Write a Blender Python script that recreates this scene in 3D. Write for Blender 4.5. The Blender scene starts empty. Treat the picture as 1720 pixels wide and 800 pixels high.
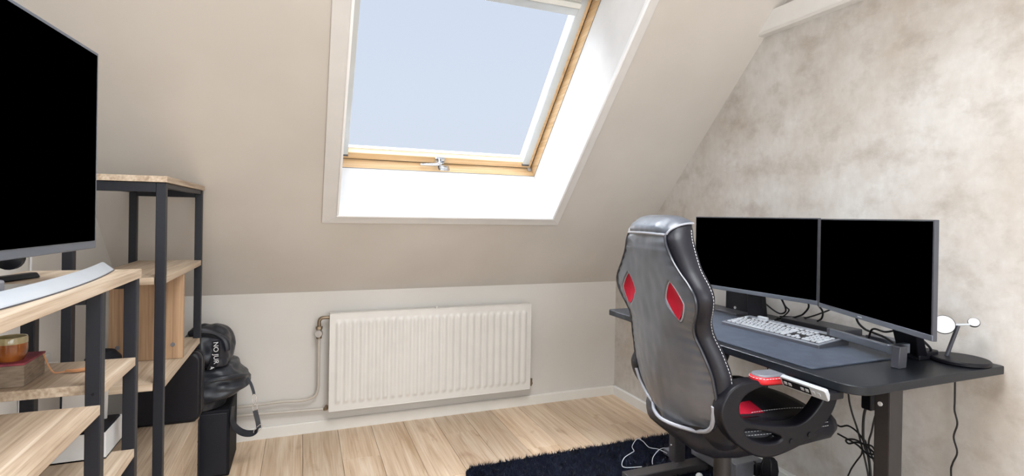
import bpy, bmesh, math, random
import numpy as np
from mathutils import Vector, Matrix, Euler, noise as mnoise
random.seed(7)
S = bpy.context.scene
COL = S.collection
PI = math.pi
# ------------------------------------------------------------------ camera
cam_d = bpy.data.cameras.new('camera'); cam = bpy.data.objects.new('camera', cam_d); COL.objects.link(cam)
cam_d.sensor_fit = 'HORIZONTAL'; cam_d.sensor_width = 36.0
cam_d.lens = 884.0 / 1720.0 * 36.0
cam_d.shift_y = -34.0 / 1720.0
cam_d.clip_start = 0.02
rt = Vector((0.929480, -0.368493, 0.016699)); dn = Vector((0.014270, -0.009315, -0.999855)); fw = Vector((0.368596, 0.929584, -0.003400))
m = Matrix.Identity(4)
for i in range(3):
    m[i][0] = rt[i]; m[i][1] = -dn[i]; m[i][2] = -fw[i]
m[0][3], m[1][3], m[2][3] = -1.9054, -2.9436, 1.15
cam.matrix_world = m
S.camera = cam
# ------------------------------------------------------------------ world, light, exposure
w = bpy.data.worlds.new('World'); S.world = w; w.use_nodes = True
nt = w.node_tree; bg = nt.nodes['Background']
tc = nt.nodes.new('ShaderNodeTexCoord'); sp = nt.nodes.new('ShaderNodeSeparateXYZ'); rp_ = nt.nodes.new('ShaderNodeValToRGB')
nt.links.new(tc.outputs['Generated'], sp.inputs[0]); nt.links.new(sp.outputs['Z'], rp_.inputs[0]); nt.links.new(rp_.outputs[0], bg.inputs[0])
rp_.color_ramp.elements[0].position = 0.0; rp_.color_ramp.elements[0].color = (0.72, 0.78, 0.88, 1)
rp_.color_ramp.elements[1].position = 0.9; rp_.color_ramp.elements[1].color = (0.60, 0.70, 0.88, 1)
bg.inputs[1].default_value = 1.0
def light(name, kind, loc, direction, energy, color, **kw):
    d = bpy.data.lights.new(name, kind); d.energy = energy; d.color = color
    for k, v in kw.items(): setattr(d, k, v)
    o = bpy.data.objects.new(name, d); COL.objects.link(o); o.location = loc
    o.rotation_euler = Vector(direction).to_track_quat('-Z', 'Y').to_euler()
    return o
light('sun', 'SUN', (-2.5, 3, 5), (0.34, -0.46, -0.92), 24.0, (0.95, 0.975, 1.0), angle=math.radians(50))
# unseen fill light added behind the camera to brighten the interior
light('rear_fill_light', 'AREA', (-1.3, -4.75, 1.40), (0.0, 1.0, -0.08), 84.0, (0.90, 0.955, 1.0), shape='RECTANGLE', size=2.3, size_y=1.7)
light('ceiling_fill_light', 'AREA', (-1.45, -2.30, 2.66), (0, 0, -1), 50.0, (0.93, 0.965, 1.0), shape='DISK', size=1.2, spread=math.radians(125))  # downward fill added below the ceiling to lift floor and shelf tops
S.view_settings.view_transform = 'Standard'; S.view_settings.look = 'None'
S.view_settings.exposure = 0.0; S.view_settings.gamma = 1.0; S.view_settings.use_curve_mapping = False
# ------------------------------------------------------------------ materials
def _n(nt, t, **kw):
    n = nt.nodes.new(t)
    for k, v in kw.items(): setattr(n, k, v)
    return n
def base_mat(name, color=(0.5, 0.5, 0.5), rough=0.5, metal=0.0, coat=0.0, spec=0.5, trans=0.0, ior=1.45):
    M = bpy.data.materials.new(name); M.use_nodes = True
    b = M.node_tree.nodes['Principled BSDF']
    b.inputs['Base Color'].default_value = (*color, 1); b.inputs['Roughness'].default_value = rough
    b.inputs['Metallic'].default_value = metal; b.inputs['Coat Weight'].default_value = coat; b.inputs['Coat Roughness'].default_value = 0.28 if 'leather' in name else 0.05
    b.inputs['Specular IOR Level'].default_value = spec; b.inputs['IOR'].default_value = ior
    b.inputs['Transmission Weight'].default_value = trans
    return M, b
def coords(nt, scale=(1, 1, 1), rnd=False, rot=(0, 0, 0)):
    tcn = _n(nt, 'ShaderNodeTexCoord'); mp = _n(nt, 'ShaderNodeMapping'); mp.inputs['Scale'].default_value = scale; mp.inputs['Rotation'].default_value = rot
    nt.links.new(tcn.outputs['Object'], mp.inputs['Vector'])
    if rnd:
        oi = _n(nt, 'ShaderNodeObjectInfo'); ml = _n(nt, 'ShaderNodeMath', operation='MULTIPLY'); ml.inputs[1].default_value = 37.0
        nt.links.new(oi.outputs['Random'], ml.inputs[0]); nt.links.new(ml.outputs[0], mp.inputs['Location'])
    return mp.outputs[0]
def noise_mat(name, c1, c2, scale=8, detail=6, rough=0.6, bump=0.1, bscale=None, stretch=(1, 1, 1), lo=0.35, hi=0.65, metal=0.0, coat=0.0, rnd=False, spec=0.5, dist=0.001):
    M, b = base_mat(name, c1, rough, metal, coat, spec); nt = M.node_tree
    v = coords(nt, stretch, rnd)
    nz = _n(nt, 'ShaderNodeTexNoise'); nz.inputs['Scale'].default_value = scale; nz.inputs['Detail'].default_value = detail; nt.links.new(v, nz.inputs['Vector'])
    r = _n(nt, 'ShaderNodeValToRGB'); r.color_ramp.elements[0].position = lo; r.color_ramp.elements[1].position = hi
    r.color_ramp.elements[0].color = (*c1, 1); r.color_ramp.elements[1].color = (*c2, 1)
    nt.links.new(nz.outputs['Fac'], r.inputs[0]); nt.links.new(r.outputs[0], b.inputs['Base Color'])
    if bump:
        n2 = _n(nt, 'ShaderNodeTexNoise'); n2.inputs['Scale'].default_value = bscale or scale * 6; n2.inputs['Detail'].default_value = 4; nt.links.new(v, n2.inputs['Vector'])
        bp = _n(nt, 'ShaderNodeBump'); bp.inputs['Strength'].default_value = bump; bp.inputs['Distance'].default_value = dist
        nt.links.new(n2.outputs['Fac'], bp.inputs['Height']); nt.links.new(bp.outputs[0], b.inputs['Normal'])
    return M
def wood_mat(name, dark, mid, light_, axis='Y', rough=0.55, rnd=False, coarse=1.0, knots=False):
    M, b = base_mat(name, mid, rough); nt = M.node_tree
    st = {'X': (1.2, 22, 22), 'Y': (22, 1.2, 22), 'Z': (22, 22, 1.2)}[axis]
    v = coords(nt, tuple(s * coarse for s in st), rnd)
    st2 = {'X': (4, 160, 160), 'Y': (160, 4, 160), 'Z': (160, 160, 4)}[axis]
    v2 = coords(nt, st2, rnd)
    a = _n(nt, 'ShaderNodeTexNoise'); a.inputs['Scale'].default_value = 1.0; a.inputs['Detail'].default_value = 5; a.inputs['Distortion'].default_value = 1.6; nt.links.new(v, a.inputs['Vector'])
    c = _n(nt, 'ShaderNodeTexNoise'); c.inputs['Scale'].default_value = 1.0; c.inputs['Detail'].default_value = 3; nt.links.new(v2, c.inputs['Vector'])
    mx = _n(nt, 'ShaderNodeMix', data_type='FLOAT'); mx.inputs[0].default_value = 0.4
    nt.links.new(a.outputs['Fac'], mx.inputs[2]); nt.links.new(c.outputs['Fac'], mx.inputs[3])
    r = _n(nt, 'ShaderNodeValToRGB'); e = r.color_ramp.elements
    e[0].position = 0.32; e[0].color = (*dark, 1); e[1].position = 0.68; e[1].color = (*light_, 1); k = e.new(0.5); k.color = (*mid, 1)
    nt.links.new(mx.outputs[0], r.inputs[0])
    out = r.outputs[0]
    if rnd:
        oi = _n(nt, 'ShaderNodeObjectInfo'); mr = _n(nt, 'ShaderNodeMapRange'); mr.inputs[3].default_value = 0.82; mr.inputs[4].default_value = 1.10
        nt.links.new(oi.outputs['Random'], mr.inputs[0])
        hs = _n(nt, 'ShaderNodeHueSaturation'); nt.links.new(mr.outputs[0], hs.inputs['Value']); nt.links.new(out, hs.inputs['Color']); out = hs.outputs[0]
    if knots:
        vk = coords(nt, (5.0, 1.6, 5.0), rnd)
        n3 = _n(nt, 'ShaderNodeTexNoise'); n3.inputs['Scale'].default_value = 1.3; n3.inputs['Detail'].default_value = 6; n3.inputs['Distortion'].default_value = 2.5; nt.links.new(vk, n3.inputs['Vector'])
        r3 = _n(nt, 'ShaderNodeValToRGB'); r3.color_ramp.elements[0].position = 0.60; r3.color_ramp.elements[0].color = (1, 1, 1, 1); r3.color_ramp.elements[1].position = 0.78; r3.color_ramp.elements[1].color = (0.62, 0.50, 0.40, 1)
        nt.links.new(n3.outputs['Fac'], r3.inputs[0])
        mm = _n(nt, 'ShaderNodeMix', data_type='RGBA', blend_type='MULTIPLY'); mm.inputs[0].default_value = 0.9
        nt.links.new(out, mm.inputs[6]); nt.links.new(r3.outputs[0], mm.inputs[7]); out = mm.outputs[2]
    nt.links.new(out, b.inputs['Base Color'])
    bp = _n(nt, 'ShaderNodeBump'); bp.inputs['Strength'].default_value = 0.12; bp.inputs['Distance'].default_value = 0.004
    nt.links.new(c.outputs['Fac'], bp.inputs['Height']); nt.links.new(bp.outputs[0], b.inputs['Normal'])
    return M
def plain(name, color, rough=0.5, metal=0.0, coat=0.0, bump=0.04, spec=0.5, sc=60):
    c2 = tuple(min(1, c * 1.04 + 0.0005) for c in color)
    return noise_mat(name, color, c2, scale=sc * 0.2, detail=3, rough=rough, bump=(bump if bump >= 0.1 else 0), bscale=sc * 5, metal=metal, coat=coat, spec=spec)
def plaster_mat(name):
    M, b = base_mat(name, (0.5, 0.46, 0.42), 0.8, spec=0.25); nt = M.node_tree
    def nz(scale, detail, st, dis=0.0):
        n = _n(nt, 'ShaderNodeTexNoise'); n.inputs['Scale'].default_value = scale; n.inputs['Detail'].default_value = detail; n.inputs['Roughness'].default_value = 0.62; n.inputs['Distortion'].default_value = dis
        nt.links.new(coords(nt, st), n.inputs['Vector']); return n
    def ramp(n, lo, hi, ca, cb):
        r = _n(nt, 'ShaderNodeValToRGB'); e = r.color_ramp.elements
        e[0].position = lo; e[0].color = (*ca, 1); e[1].position = hi; e[1].color = (*cb, 1); nt.links.new(n.outputs['Fac'], r.inputs[0]); return r.outputs[0]
    a = ramp(nz(2.1, 12, (1, 1, 1.1), 0.0), 0.38, 0.62, (0.540, 0.495, 0.450), (0.665, 0.652, 0.635))
    bb = ramp(nz(7.5, 12, (1, 1, 1.3), 0.0), 0.50, 0.70, (1, 1, 1), (0.72, 0.68, 0.64))
    cc = ramp(nz(26, 8, (1, 1.2, 0.8)), 0.35, 0.70, (0.92, 0.91, 0.90), (1.04, 1.04, 1.04))
    m1 = _n(nt, 'ShaderNodeMix', data_type='RGBA', blend_type='MULTIPLY'); m1.inputs[0].default_value = 0.75; nt.links.new(a, m1.inputs[6]); nt.links.new(bb, m1.inputs[7])
    m2 = _n(nt, 'ShaderNodeMix', data_type='RGBA', blend_type='MULTIPLY'); m2.inputs[0].default_value = 0.8; nt.links.new(m1.outputs[2], m2.inputs[6]); nt.links.new(cc, m2.inputs[7])
    nt.links.new(m2.outputs[2], b.inputs['Base Color'])
    bp = _n(nt, 'ShaderNodeBump'); bp.inputs['Strength'].default_value = 0.15; bp.inputs['Distance'].default_value = 0.004
    nt.links.new(nz(60, 6, (1, 1, 1)).outputs['Fac'], bp.inputs['Height']); nt.links.new(bp.outputs[0], b.inputs['Normal'])
    return M
MT = {}
MT['wall'] = noise_mat('painted_wall', (0.575, 0.535, 0.49), (0.63, 0.59, 0.545), scale=1.6, detail=8, rough=0.75, bump=0.10, bscale=90, spec=0.3, lo=0.38, hi=0.62)
MT['wall_low'] = noise_mat('painted_knee_wall', (0.585, 0.555, 0.515), (0.63, 0.60, 0.56), scale=1.8, detail=8, rough=0.7, bump=0.10, bscale=90, spec=0.3)
MT['wall_left'] = noise_mat('painted_left_wall', (0.68, 0.665, 0.635), (0.72, 0.705, 0.675), scale=1.8, detail=8, rough=0.7, bump=0.10, bscale=90, spec=0.3)
MT['plaster'] = plaster_mat('mottled_plaster')
MT['white'] = plain('white_paint', (0.80, 0.80, 0.79), 0.45, bump=0.03)
MT['casing'] = plain('casing_paint', (0.66, 0.64, 0.62), 0.5, bump=0.03)
MT['skirt'] = plain('skirting_paint', (0.70, 0.67, 0.62), 0.5, bump=0.03)
MT['lining'] = plain('white_lining', (0.80, 0.80, 0.80), 0.45, bump=0.02)
MT['bead'] = plain('white_bead', (0.88, 0.88, 0.89), 0.35)
MT['pine'] = wood_mat('pine', (0.60, 0.38, 0.18), (0.76, 0.54, 0.31), (0.86, 0.68, 0.46), 'X', 0.4)
MT['pine_v'] = wood_mat('pine_upright', (0.60, 0.38, 0.18), (0.76, 0.54, 0.31), (0.86, 0.68, 0.46), 'Y', 0.4)
MT['alu'] = plain('light_aluminium', (0.60, 0.64, 0.66), 0.35, metal=0.3)
MT['fabric_blind'] = plain('blind_fabric', (0.72, 0.71, 0.66), 0.8)
MT['floor'] = wood_mat('oak_laminate', (0.47, 0.31, 0.185), (0.66, 0.495, 0.345), (0.79, 0.655, 0.51), 'Y', 0.32, rnd=True, coarse=0.8, knots=True)
MT['oak'] = wood_mat('sonoma_oak', (0.27, 0.19, 0.125), (0.45, 0.35, 0.255), (0.62, 0.52, 0.41), 'Y', 0.5)
MT['oak_x'] = wood_mat('sonoma_oak_crossgrain', (0.27, 0.19, 0.125), (0.45, 0.35, 0.255), (0.62, 0.52, 0.41), 'X', 0.5)
MT['oak_z'] = wood_mat('sonoma_oak_upright', (0.20, 0.115, 0.06), (0.34, 0.21, 0.12), (0.45, 0.30, 0.18), 'Z', 0.5)
MT['steel'] = plain('black_steel', (0.010, 0.011, 0.016), 0.42, spec=0.35)
MT['black'] = plain('black_plastic', (0.006, 0.006, 0.009), 0.42, spec=0.28)
MT['black_matt'] = plain('matt_black', (0.007, 0.007, 0.010), 0.75, spec=0.25)
MT['screen'], _b = base_mat('black_screen', (0.0, 0.0, 0.0), 0.9, spec=0.0)
MT['bezel'] = plain('grey_bezel', (0.13, 0.145, 0.175), 0.35, metal=0.5)
MT['bezel_dark'] = plain('dark_bezel', (0.045, 0.047, 0.058), 0.4)
MT['silver'] = plain('brushed_silver', (0.46, 0.49, 0.53), 0.4, metal=0.3)
MT['chrome'] = plain('chrome', (0.65, 0.66, 0.68), 0.18, metal=1.0, bump=0.0)
MT['radiator'] = plain('radiator_enamel', (0.66, 0.635, 0.60), 0.35, bump=0.01)
MT['pipe'] = plain('painted_pipe', (0.47, 0.425, 0.37), 0.4)
MT['brass'] = plain('aged_brass', (0.26, 0.20, 0.14), 0.4, metal=0.7)
MT['desk'] = plain('black_desktop', (0.010, 0.012, 0.016), 0.38, bump=0.12, sc=120, spec=0.35)
MT['mat'] = noise_mat('desk_mat_cloth', (0.034, 0.044, 0.064), (0.048, 0.060, 0.084), scale=30, rough=0.55, bump=0.15, bscale=900)
MT['leg'] = plain('dark_brown_steel', (0.030, 0.027, 0.028), 0.4)
MT['kb'] = plain('keyboard_silver', (0.15, 0.165, 0.19), 0.4)
MT['key'] = plain('pale_grey_key', (0.36, 0.38, 0.41), 0.5, spec=0.3)
MT['leather'] = noise_mat('black_leather', (0.050, 0.060, 0.080), (0.074, 0.087, 0.112), scale=9, rough=0.36, bump=0.22, bscale=26, coat=0.5, spec=1.0, dist=0.0006)
MT['leather_side'] = noise_mat('black_leather_side', (0.011, 0.011, 0.015), (0.017, 0.017, 0.023), scale=9, rough=0.42, bump=0.2, bscale=30, spec=0.32, dist=0.0005)
MT['bag'] = noise_mat('bag_leather', (0.020, 0.022, 0.028), (0.034, 0.037, 0.045), scale=12, rough=0.38, bump=0.3, bscale=25, dist=0.001)
MT['nylon'] = noise_mat('black_nylon', (0.010, 0.011, 0.016), (0.02, 0.022, 0.03), scale=20, rough=0.42, bump=0.4, bscale=30, dist=0.001)
MT['red'] = plain('red_mesh_fabric', (0.30, 0.003, 0.016), 0.7, bump=0.15, spec=0.2)
MT['red_l'] = plain('red_leather', (0.50, 0.012, 0.020), 0.4, bump=0.1)
MT['thread'] = plain('white_thread', (0.60, 0.60, 0.62), 0.6)
MT['piping'] = plain('dark_piping', (0.03, 0.032, 0.04), 0.25)
MT['piping_l'] = plain('silver_piping', (0.30, 0.31, 0.35), 0.25)
MT['pile'] = plain('navy_pile', (0.003, 0.005, 0.013), 0.8, spec=0.12)
MT['grey'] = plain('grey_metal_case', (0.13, 0.13, 0.145), 0.4)
MT['offwhite'] = plain('off_white_plastic', (0.62, 0.62, 0.62), 0.4)
MT['paper'] = plain('paper', (0.62, 0.60, 0.58), 0.8)
MT['cable'] = plain('black_cable', (0.010, 0.010, 0.012), 0.5, bump=0)
MT['cable_w'] = plain('white_cable', (0.70, 0.71, 0.74), 0.5, bump=0)
MT['glaze'] = noise_mat('brown_glaze', (0.13, 0.032, 0.010), (0.42, 0.135, 0.030), scale=14, rough=0.15, bump=0.05, coat=0.5)
MT['glaze_top'] = noise_mat('olive_cream_glaze', (0.30, 0.24, 0.10), (0.50, 0.42, 0.26), scale=20, rough=0.2, bump=0.05, coat=0.5)
MT['bookred'] = noise_mat('red_brown_cloth', (0.13, 0.018, 0.035), (0.34, 0.06, 0.08), scale=30, rough=0.7, bump=0.3)
MT['bookside'] = noise_mat('grey_brown_pages', (0.17, 0.125, 0.085), (0.26, 0.20, 0.145), scale=40, rough=0.8, bump=0.4, stretch=(1, 1, 6))
MT['tassel'] = plain('tan_cord', (0.50, 0.25, 0.12), 0.8)
MT['gglass'], _g = base_mat('window_glass', (0.97, 0.985, 1.0), 0.0, trans=1.0, ior=1.0)
MT['dglass'] = plain('dark_glass', (0.04, 0.055, 0.07), 0.08, bump=0, coat=0.3)
MT['leather_hi'] = plain('grey_armrest_cap', (0.16, 0.165, 0.19), 0.35)
# ------------------------------------------------------------------ mesh helpers
class MB:
    def __init__(s): s.v = []; s.f = []
    def add(s, vs, fs):
        o = len(s.v); s.v += [tuple(v) for v in vs]; s.f += [tuple(i + o for i in f) for f in fs]; return s
    def box(s, x0, x1, y0, y1, z0, z1, M=None):
        vs = [Vector((x, y, z)) for z in (z0, z1) for y in (y0, y1) for x in (x0, x1)]
        if M: vs = [M(v) if callable(M) else M @ v for v in vs]
        return s.add(vs, [(0, 2, 3, 1), (4, 5, 7, 6), (0, 1, 5, 4), (2, 6, 7, 3), (0, 4, 6, 2), (1, 3, 7, 5)])
    def tube(s, pts, r, n=8, caps=True, closed=False):
        pts = [Vector(p) for p in pts]; N = len(pts); rings = []
        t0 = (pts[1] - pts[0]).normalized(); up = Vector((0, 0, 1)) if abs(t0.z) < 0.9 else Vector((1, 0, 0))
        nrm = (up - t0 * up.dot(t0)).normalized()
        for i in range(N):
            if closed: t = (pts[(i + 1) % N] - pts[i - 1]).normalized()
            else: t = (pts[min(i + 1, N - 1)] - pts[max(i - 1, 0)]).normalized()
            nrm = (nrm - t * nrm.dot(t)).normalized(); bn = t.cross(nrm)
            rr = r(i / (N - 1)) if callable(r) else r
            rings.append([pts[i] + (nrm * math.cos(a) + bn * math.sin(a)) * rr for a in [2 * PI * k / n for k in range(n)]])
        vs = [v for q in rings for v in q]; fs = []
        for i in range(N if closed else N - 1):
            j = (i + 1) % N
            for k in range(n): fs.append((i * n + k, i * n + (k + 1) % n, j * n + (k + 1) % n, j * n + k))
        if caps and not closed: fs += [tuple(range(n))[::-1], tuple((N - 1) * n + k for k in range(n))]
        return s.add(vs, fs)
    def loft(s, rings, caps=True, closed=True):
        n = len(rings[0]); vs = [v for q in rings for v in q]; fs = []
        for i in range(len(rings) - 1):
            for k in range(n if closed else n - 1): fs.append((i * n + k, i * n + (k + 1) % n, (i + 1) * n + (k + 1) % n, (i + 1) * n + k))
        if caps: fs += [tuple(range(n))[::-1], tuple((len(rings) - 1) * n + k for k in range(n))]
        return s.add(vs, fs)
    def lathe(s, prof, c, n=32, axis=None):
        M = Matrix.Translation(c) @ (Vector((0, 0, 1)).rotation_difference(Vector(axis)).to_matrix().to_4x4() if axis else Matrix.Identity(4))
        rings = [[M @ Vector((max(r, 1e-5) * math.cos(2 * PI * k / n), max(r, 1e-5) * math.sin(2 * PI * k / n), z)) for k in range(n)] for r, z in prof]
        return s.loft(rings)
    def prism(s, poly, z0, z1, M=None):
        n = len(poly); vs = [Vector((x, y, z0)) for x, y in poly] + [Vector((x, y, z1)) for x, y in poly]
        if M: vs = [M(v) if callable(M) else M @ v for v in vs]
        return s.add(vs, [tuple(range(n))[::-1], tuple(range(n, 2 * n))] + [(i, (i + 1) % n, n + (i + 1) % n, n + i) for i in range(n)])
    def grid(s, fn, nu, nv):
        vs = [fn(i / nu, j / nv) for j in range(nv + 1) for i in range(nu + 1)]
        return s.add(vs, [(j * (nu + 1) + i, j * (nu + 1) + i + 1, (j + 1) * (nu + 1) + i + 1, (j + 1) * (nu + 1) + i) for j in range(nv) for i in range(nu)])
    def build(s, name, mat, parent=None, bevel=0.0, smooth=35, local=False, label=None, seg=2):
        me = bpy.data.meshes.new(name)
        off = Vector((0, 0, 0))
        if parent is not None and not local: off = world_loc(parent)
        me.from_pydata([tuple(Vector(v) - off) for v in s.v], [], s.f)
        bm = bmesh.new(); bm.from_mesh(me); bmesh.ops.recalc_face_normals(bm, faces=bm.faces); bm.to_mesh(me); bm.free()
        me.materials.append(mat)
        me.polygons.foreach_set('use_smooth', [True] * len(me.polygons)); me.set_sharp_from_angle(angle=math.radians(smooth))
        o = bpy.data.objects.new(name, me); COL.objects.link(o)
        if parent is not None: o.parent = parent
        if bevel:
            b = o.modifiers.new('bevel', 'BEVEL'); b.width = bevel; b.segments = seg; b.limit_method = 'ANGLE'; b.angle_limit = math.radians(40)
        if label: o['label'] = label
        return o
def world_loc(o):
    v = Vector((0, 0, 0))
    while o is not None: v += o.location; o = o.parent
    return v
def thing(name, loc, label, cat, group=None, rz=0.0):
    o = bpy.data.objects.new(name, None); COL.objects.link(o); o.location = loc; o.rotation_euler = (0, 0, rz); o.empty_display_size = 0.1
    o['label'] = label; o['category'] = cat
    if group: o['group'] = group
    return o
def tag(o, label, cat, group=None):
    o['label'] = label; o['category'] = cat
    if group: o['group'] = group
    return o
def struct(o, label=None, cat=None):
    o['kind'] = 'structure'
    if label: o['label'] = label
    if cat: o['category'] = cat
    return o
def spline(pts, n=8, closed=False):
    P = [Vector(p) for p in pts]; out = []; N = len(P)
    for i in range(N if closed else N - 1):
        p0 = P[i - 1] if (i > 0 or closed) else P[0]; p1 = P[i]; p2 = P[(i + 1) % N]; p3 = P[(i + 2) % N] if (closed or i + 2 < N) else P[-1]
        for k in range(n):
            t = k / n
            out.append(0.5 * ((2 * p1) + (p2 - p0) * t + (2 * p0 - 5 * p1 + 4 * p2 - p3) * t * t + (-p0 + 3 * p1 - 3 * p2 + p3) * t ** 3))
    if not closed: out.append(P[-1])
    return out
def rounded_rect(x0, x1, y0, y1, r, n=6, rs=None):
    rs = rs or (r, r, r, r); out = []
    for (cx, cy, a0), q in zip(((x1, y1, 0), (x0, y1, 90), (x0, y0, 180), (x1, y0, 270)), rs):
        sx = -1 if cx == x1 else 1; sy = -1 if cy == y1 else 1
        for k in range(n + 1):
            a = math.radians(a0 + 90 * k / n); out.append((cx + sx * q + q * math.cos(a), cy + sy * q + q * math.sin(a)))
    return out
def interp(tab, v):
    for a, b in zip(tab, tab[1:]):
        if v <= b[0]:
            t = (v - a[0]) / (b[0] - a[0]); t = max(0, t); return [p + (q - p) * t for p, q in zip(a[1:], b[1:])]
    return list(tab[-1][1:])
# ------------------------------------------------------------------ room
KZ = 0.735; TH = math.radians(46.6); SN, CS = math.sin(TH), math.cos(TH)
LX = -2.68; CEIL = 2.70; BY = -4.9
def rf(x, s, d=0.0): return Vector((x, -s * CS + d * SN, KZ + s * SN + d * CS))
def rfm(v): return rf(v[0], v[1], v[2])          # (x, along slope, outward)
# floor: sub-floor slab with separate planks
fl = struct(MB().box(LX - 0.1, 0.1, BY - 0.1, 0.1, -0.06, -0.012).build('floor', plain('subfloor', (0.10, 0.07, 0.05), 0.8)))
PW, PL = 0.172, 1.18
pk = MB().box(-PW / 2 + 0.0006, PW / 2 - 0.0006, -PL / 2 + 0.0006, PL / 2 - 0.0006, -0.012, 0.0)
pk0 = pk.build('plank', MT['floor'], None, bevel=0.0010)
pk0.parent = fl
first = True
def plank(x, y0, y1):
    global first
    if first and abs(y1 - y0 - PL) < 1e-6:
        o = pk0; first = False
    elif abs(y1 - y0 - PL) < 1e-6:
        o = pk0.copy(); COL.objects.link(o)
    else:
        o = MB().box(-PW / 2 + 0.0006, PW / 2 - 0.0006, -(y1 - y0) / 2 + 0.0006, (y1 - y0) / 2 - 0.0006, -0.012, 0.0).build('plank', MT['floor'], fl, bevel=0.0010, local=True)
    o.location = (x, (y0 + y1) / 2, 0)
i = 0; x = -PW / 2
while x > LX:
    y = -0.001 - ((i * 0.37) % 1.0) * PL
    if y < -0.15: plank(x, y, -0.001)
    else: y = -0.001
    while y > BY:
        plank(x, max(y - PL, BY) , y) if y - PL > BY else plank(x, BY, y)
        y -= PL
    x -= PW; i += 1
struct(MB().box(LX - 0.1, 0.1, 0.0, 0.1, 0, KZ + 0.03).build('wall_back', MT['wall_low']))
# right and left gable walls
gpoly = [(0.1, 0), (0.1, KZ - 0.1 / math.tan(TH) * 0 + 0.05), ((-(CEIL - KZ) / math.tan(TH)), CEIL + 0.1), (BY - 0.1, CEIL + 0.1), (BY - 0.1, 0)]
struct(MB().prism(gpoly, 0, 0.1, lambda v: Vector((v.z, v.x, v.y))).build('wall_right', MT['plaster']))
struct(MB().prism(gpoly, LX - 0.1, LX, lambda v: Vector((v.z, v.x, v.y))).build('wall_left', MT['wall_left']))
struct(MB().box(LX, 0, BY - 0.1, BY, 0, CEIL).build('wall_front', MT['wall_low']))
struct(MB().box(LX - 0.1, 0.1, BY - 0.1, -(CEIL - KZ) / math.tan(TH) + 0.15, CEIL, CEIL + 0.1).build('ceiling', MT['wall']))
# sloping roof wall with the opening of the roof window
SL = (CEIL - KZ) / SN + 0.05
OX0, OX1, OS0, OS1 = -1.763, -0.655, 0.56, 1.93
mb = MB()
xs = [LX - 0.05, OX0, OX1, 0.05]; ss = [-0.0, OS0, OS1, SL]
DT = 0.10
for a in range(3):
    for c in range(3):
        if a == 1 and c == 1: continue
        q = [rf(xs[a], ss[c]), rf(xs[a + 1], ss[c]), rf(xs[a + 1], ss[c + 1]), rf(xs[a], ss[c + 1])]
        mb.add(q, [(0, 1, 2, 3)])
        mb.add([p + Vector((0, SN, CS)) * DT for p in q], [(3, 2, 1, 0)])
ro = mb.build('wall_slope', MT['wall']); struct(ro)
# skirting boards
struct(MB().prism([(-0.016, 0), (-0.016, 0.052), (-0.011, 0.057), (0.001, 0.057), (0.001, 0)], LX, 0, lambda v: Vector((v.z, v.x, v.y))).build('baseboard_back', MT['skirt']))
struct(MB().prism([(-0.015, 0), (-0.015, 0.052), (-0.010, 0.057), (0.001, 0.057), (0.001, 0)], BY, -0.0, lambda v: Vector((v.x, v.z, v.y))).build('baseboard_right', MT['white']))
struct(MB().prism([(0.015, 0), (0.015, 0.052), (0.010, 0.057), (-0.001, 0.057), (-0.001, 0)], BY, -0.0, lambda v: Vector((LX + v.x, v.z, v.y))).build('baseboard_left', MT['skirt']))
# white tie beam running along the right wall
struct(MB().prism([(0.005, 1.966), (-0.036, 1.966), (-0.046, 1.975), (-0.046, 2.057), (0.005, 2.057)], -4.4, -1.15, lambda v: Vector((v.x, v.z - (v.y - 1.966) / math.tan(TH) * (1 if v.z > -2 else 0), v.y))).build('trim_2', MT['white'], bevel=0.002))
# ------------------------------------------------------------------ roof window
win = thing('window_1', rf(-1.21, 0.56, 0), 'pine framed pivoting roof window with pale blue sky behind its pane', 'window'); win['kind'] = 'structure'
WD = 0.352; GD = 0.42
def frustum(p, q, mat, nm, th=0.012, out=None):
    c = [Vector(v) for v in (p[0], p[1], q[1], q[0])]; n = out
    MB().add(c + [v + n * th for v in c], [(0, 1, 2, 3), (7, 6, 5, 4), (0, 4, 5, 1), (1, 5, 6, 2), (2, 6, 7, 3), (3, 7, 4, 0)]).build(nm, mat, win)
OUTS = Vector((0, CS, -SN))
for s_, o_ in ((OS0, OUTS), (OS1, -OUTS)): frustum((rf(OX0, s_), rf(OX1, s_)), (rf(OX0, s_, WD), rf(OX1, s_, WD)), MT['lining'], 'lining_panel', out=o_)
for x_, o_ in ((OX0, Vector((-1, 0, 0))), (OX1, Vector((1, 0, 0)))): frustum((rf(x_, OS0), rf(x_, OS1)), (rf(x_, OS0, WD), rf(x_, OS1, WD)), MT['lining'], 'lining_panel', out=o_)
def rail(x0, x1, s0, s1, d0, d1, nm, mt, bev=0.002, par=None): return MB().box(x0, x1, s0, s1, d0, d1, rfm).build(nm, mt, par or win, bevel=bev)
# grey joint line between lining and frame
for q in ((OX0, OX1, OS0 - 0.004, OS0 + 0.0012), (OX0, OX1, OS1 - 0.0012, OS1 + 0.004), (OX0 - 0.004, OX0 + 0.0012, OS0, OS1), (OX1 - 0.0012, OX1 + 0.004, OS0, OS1)): rail(*q, WD - 0.0025, WD + 0.001, 'joint_strip', MT['grey'], 0)
# fixed pine frame: its inner faces carry on from the lining
rail(OX0 - 0.03, OX1 + 0.03, OS0 - 0.045, OS0, WD, 0.49, 'frame_rail', MT['pine'])
rail(OX0 - 0.03, OX1 + 0.03, OS1, OS1 + 0.045, WD, 0.49, 'frame_rail', MT['pine'])
rail(OX0 - 0.045, OX0, OS0, OS1, WD, 0.49, 'frame_rail', MT['pine_v'])
rail(OX1, OX1 + 0.045, OS0, OS1, WD, 0.49, 'frame_rail', MT['pine_v'])
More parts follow.
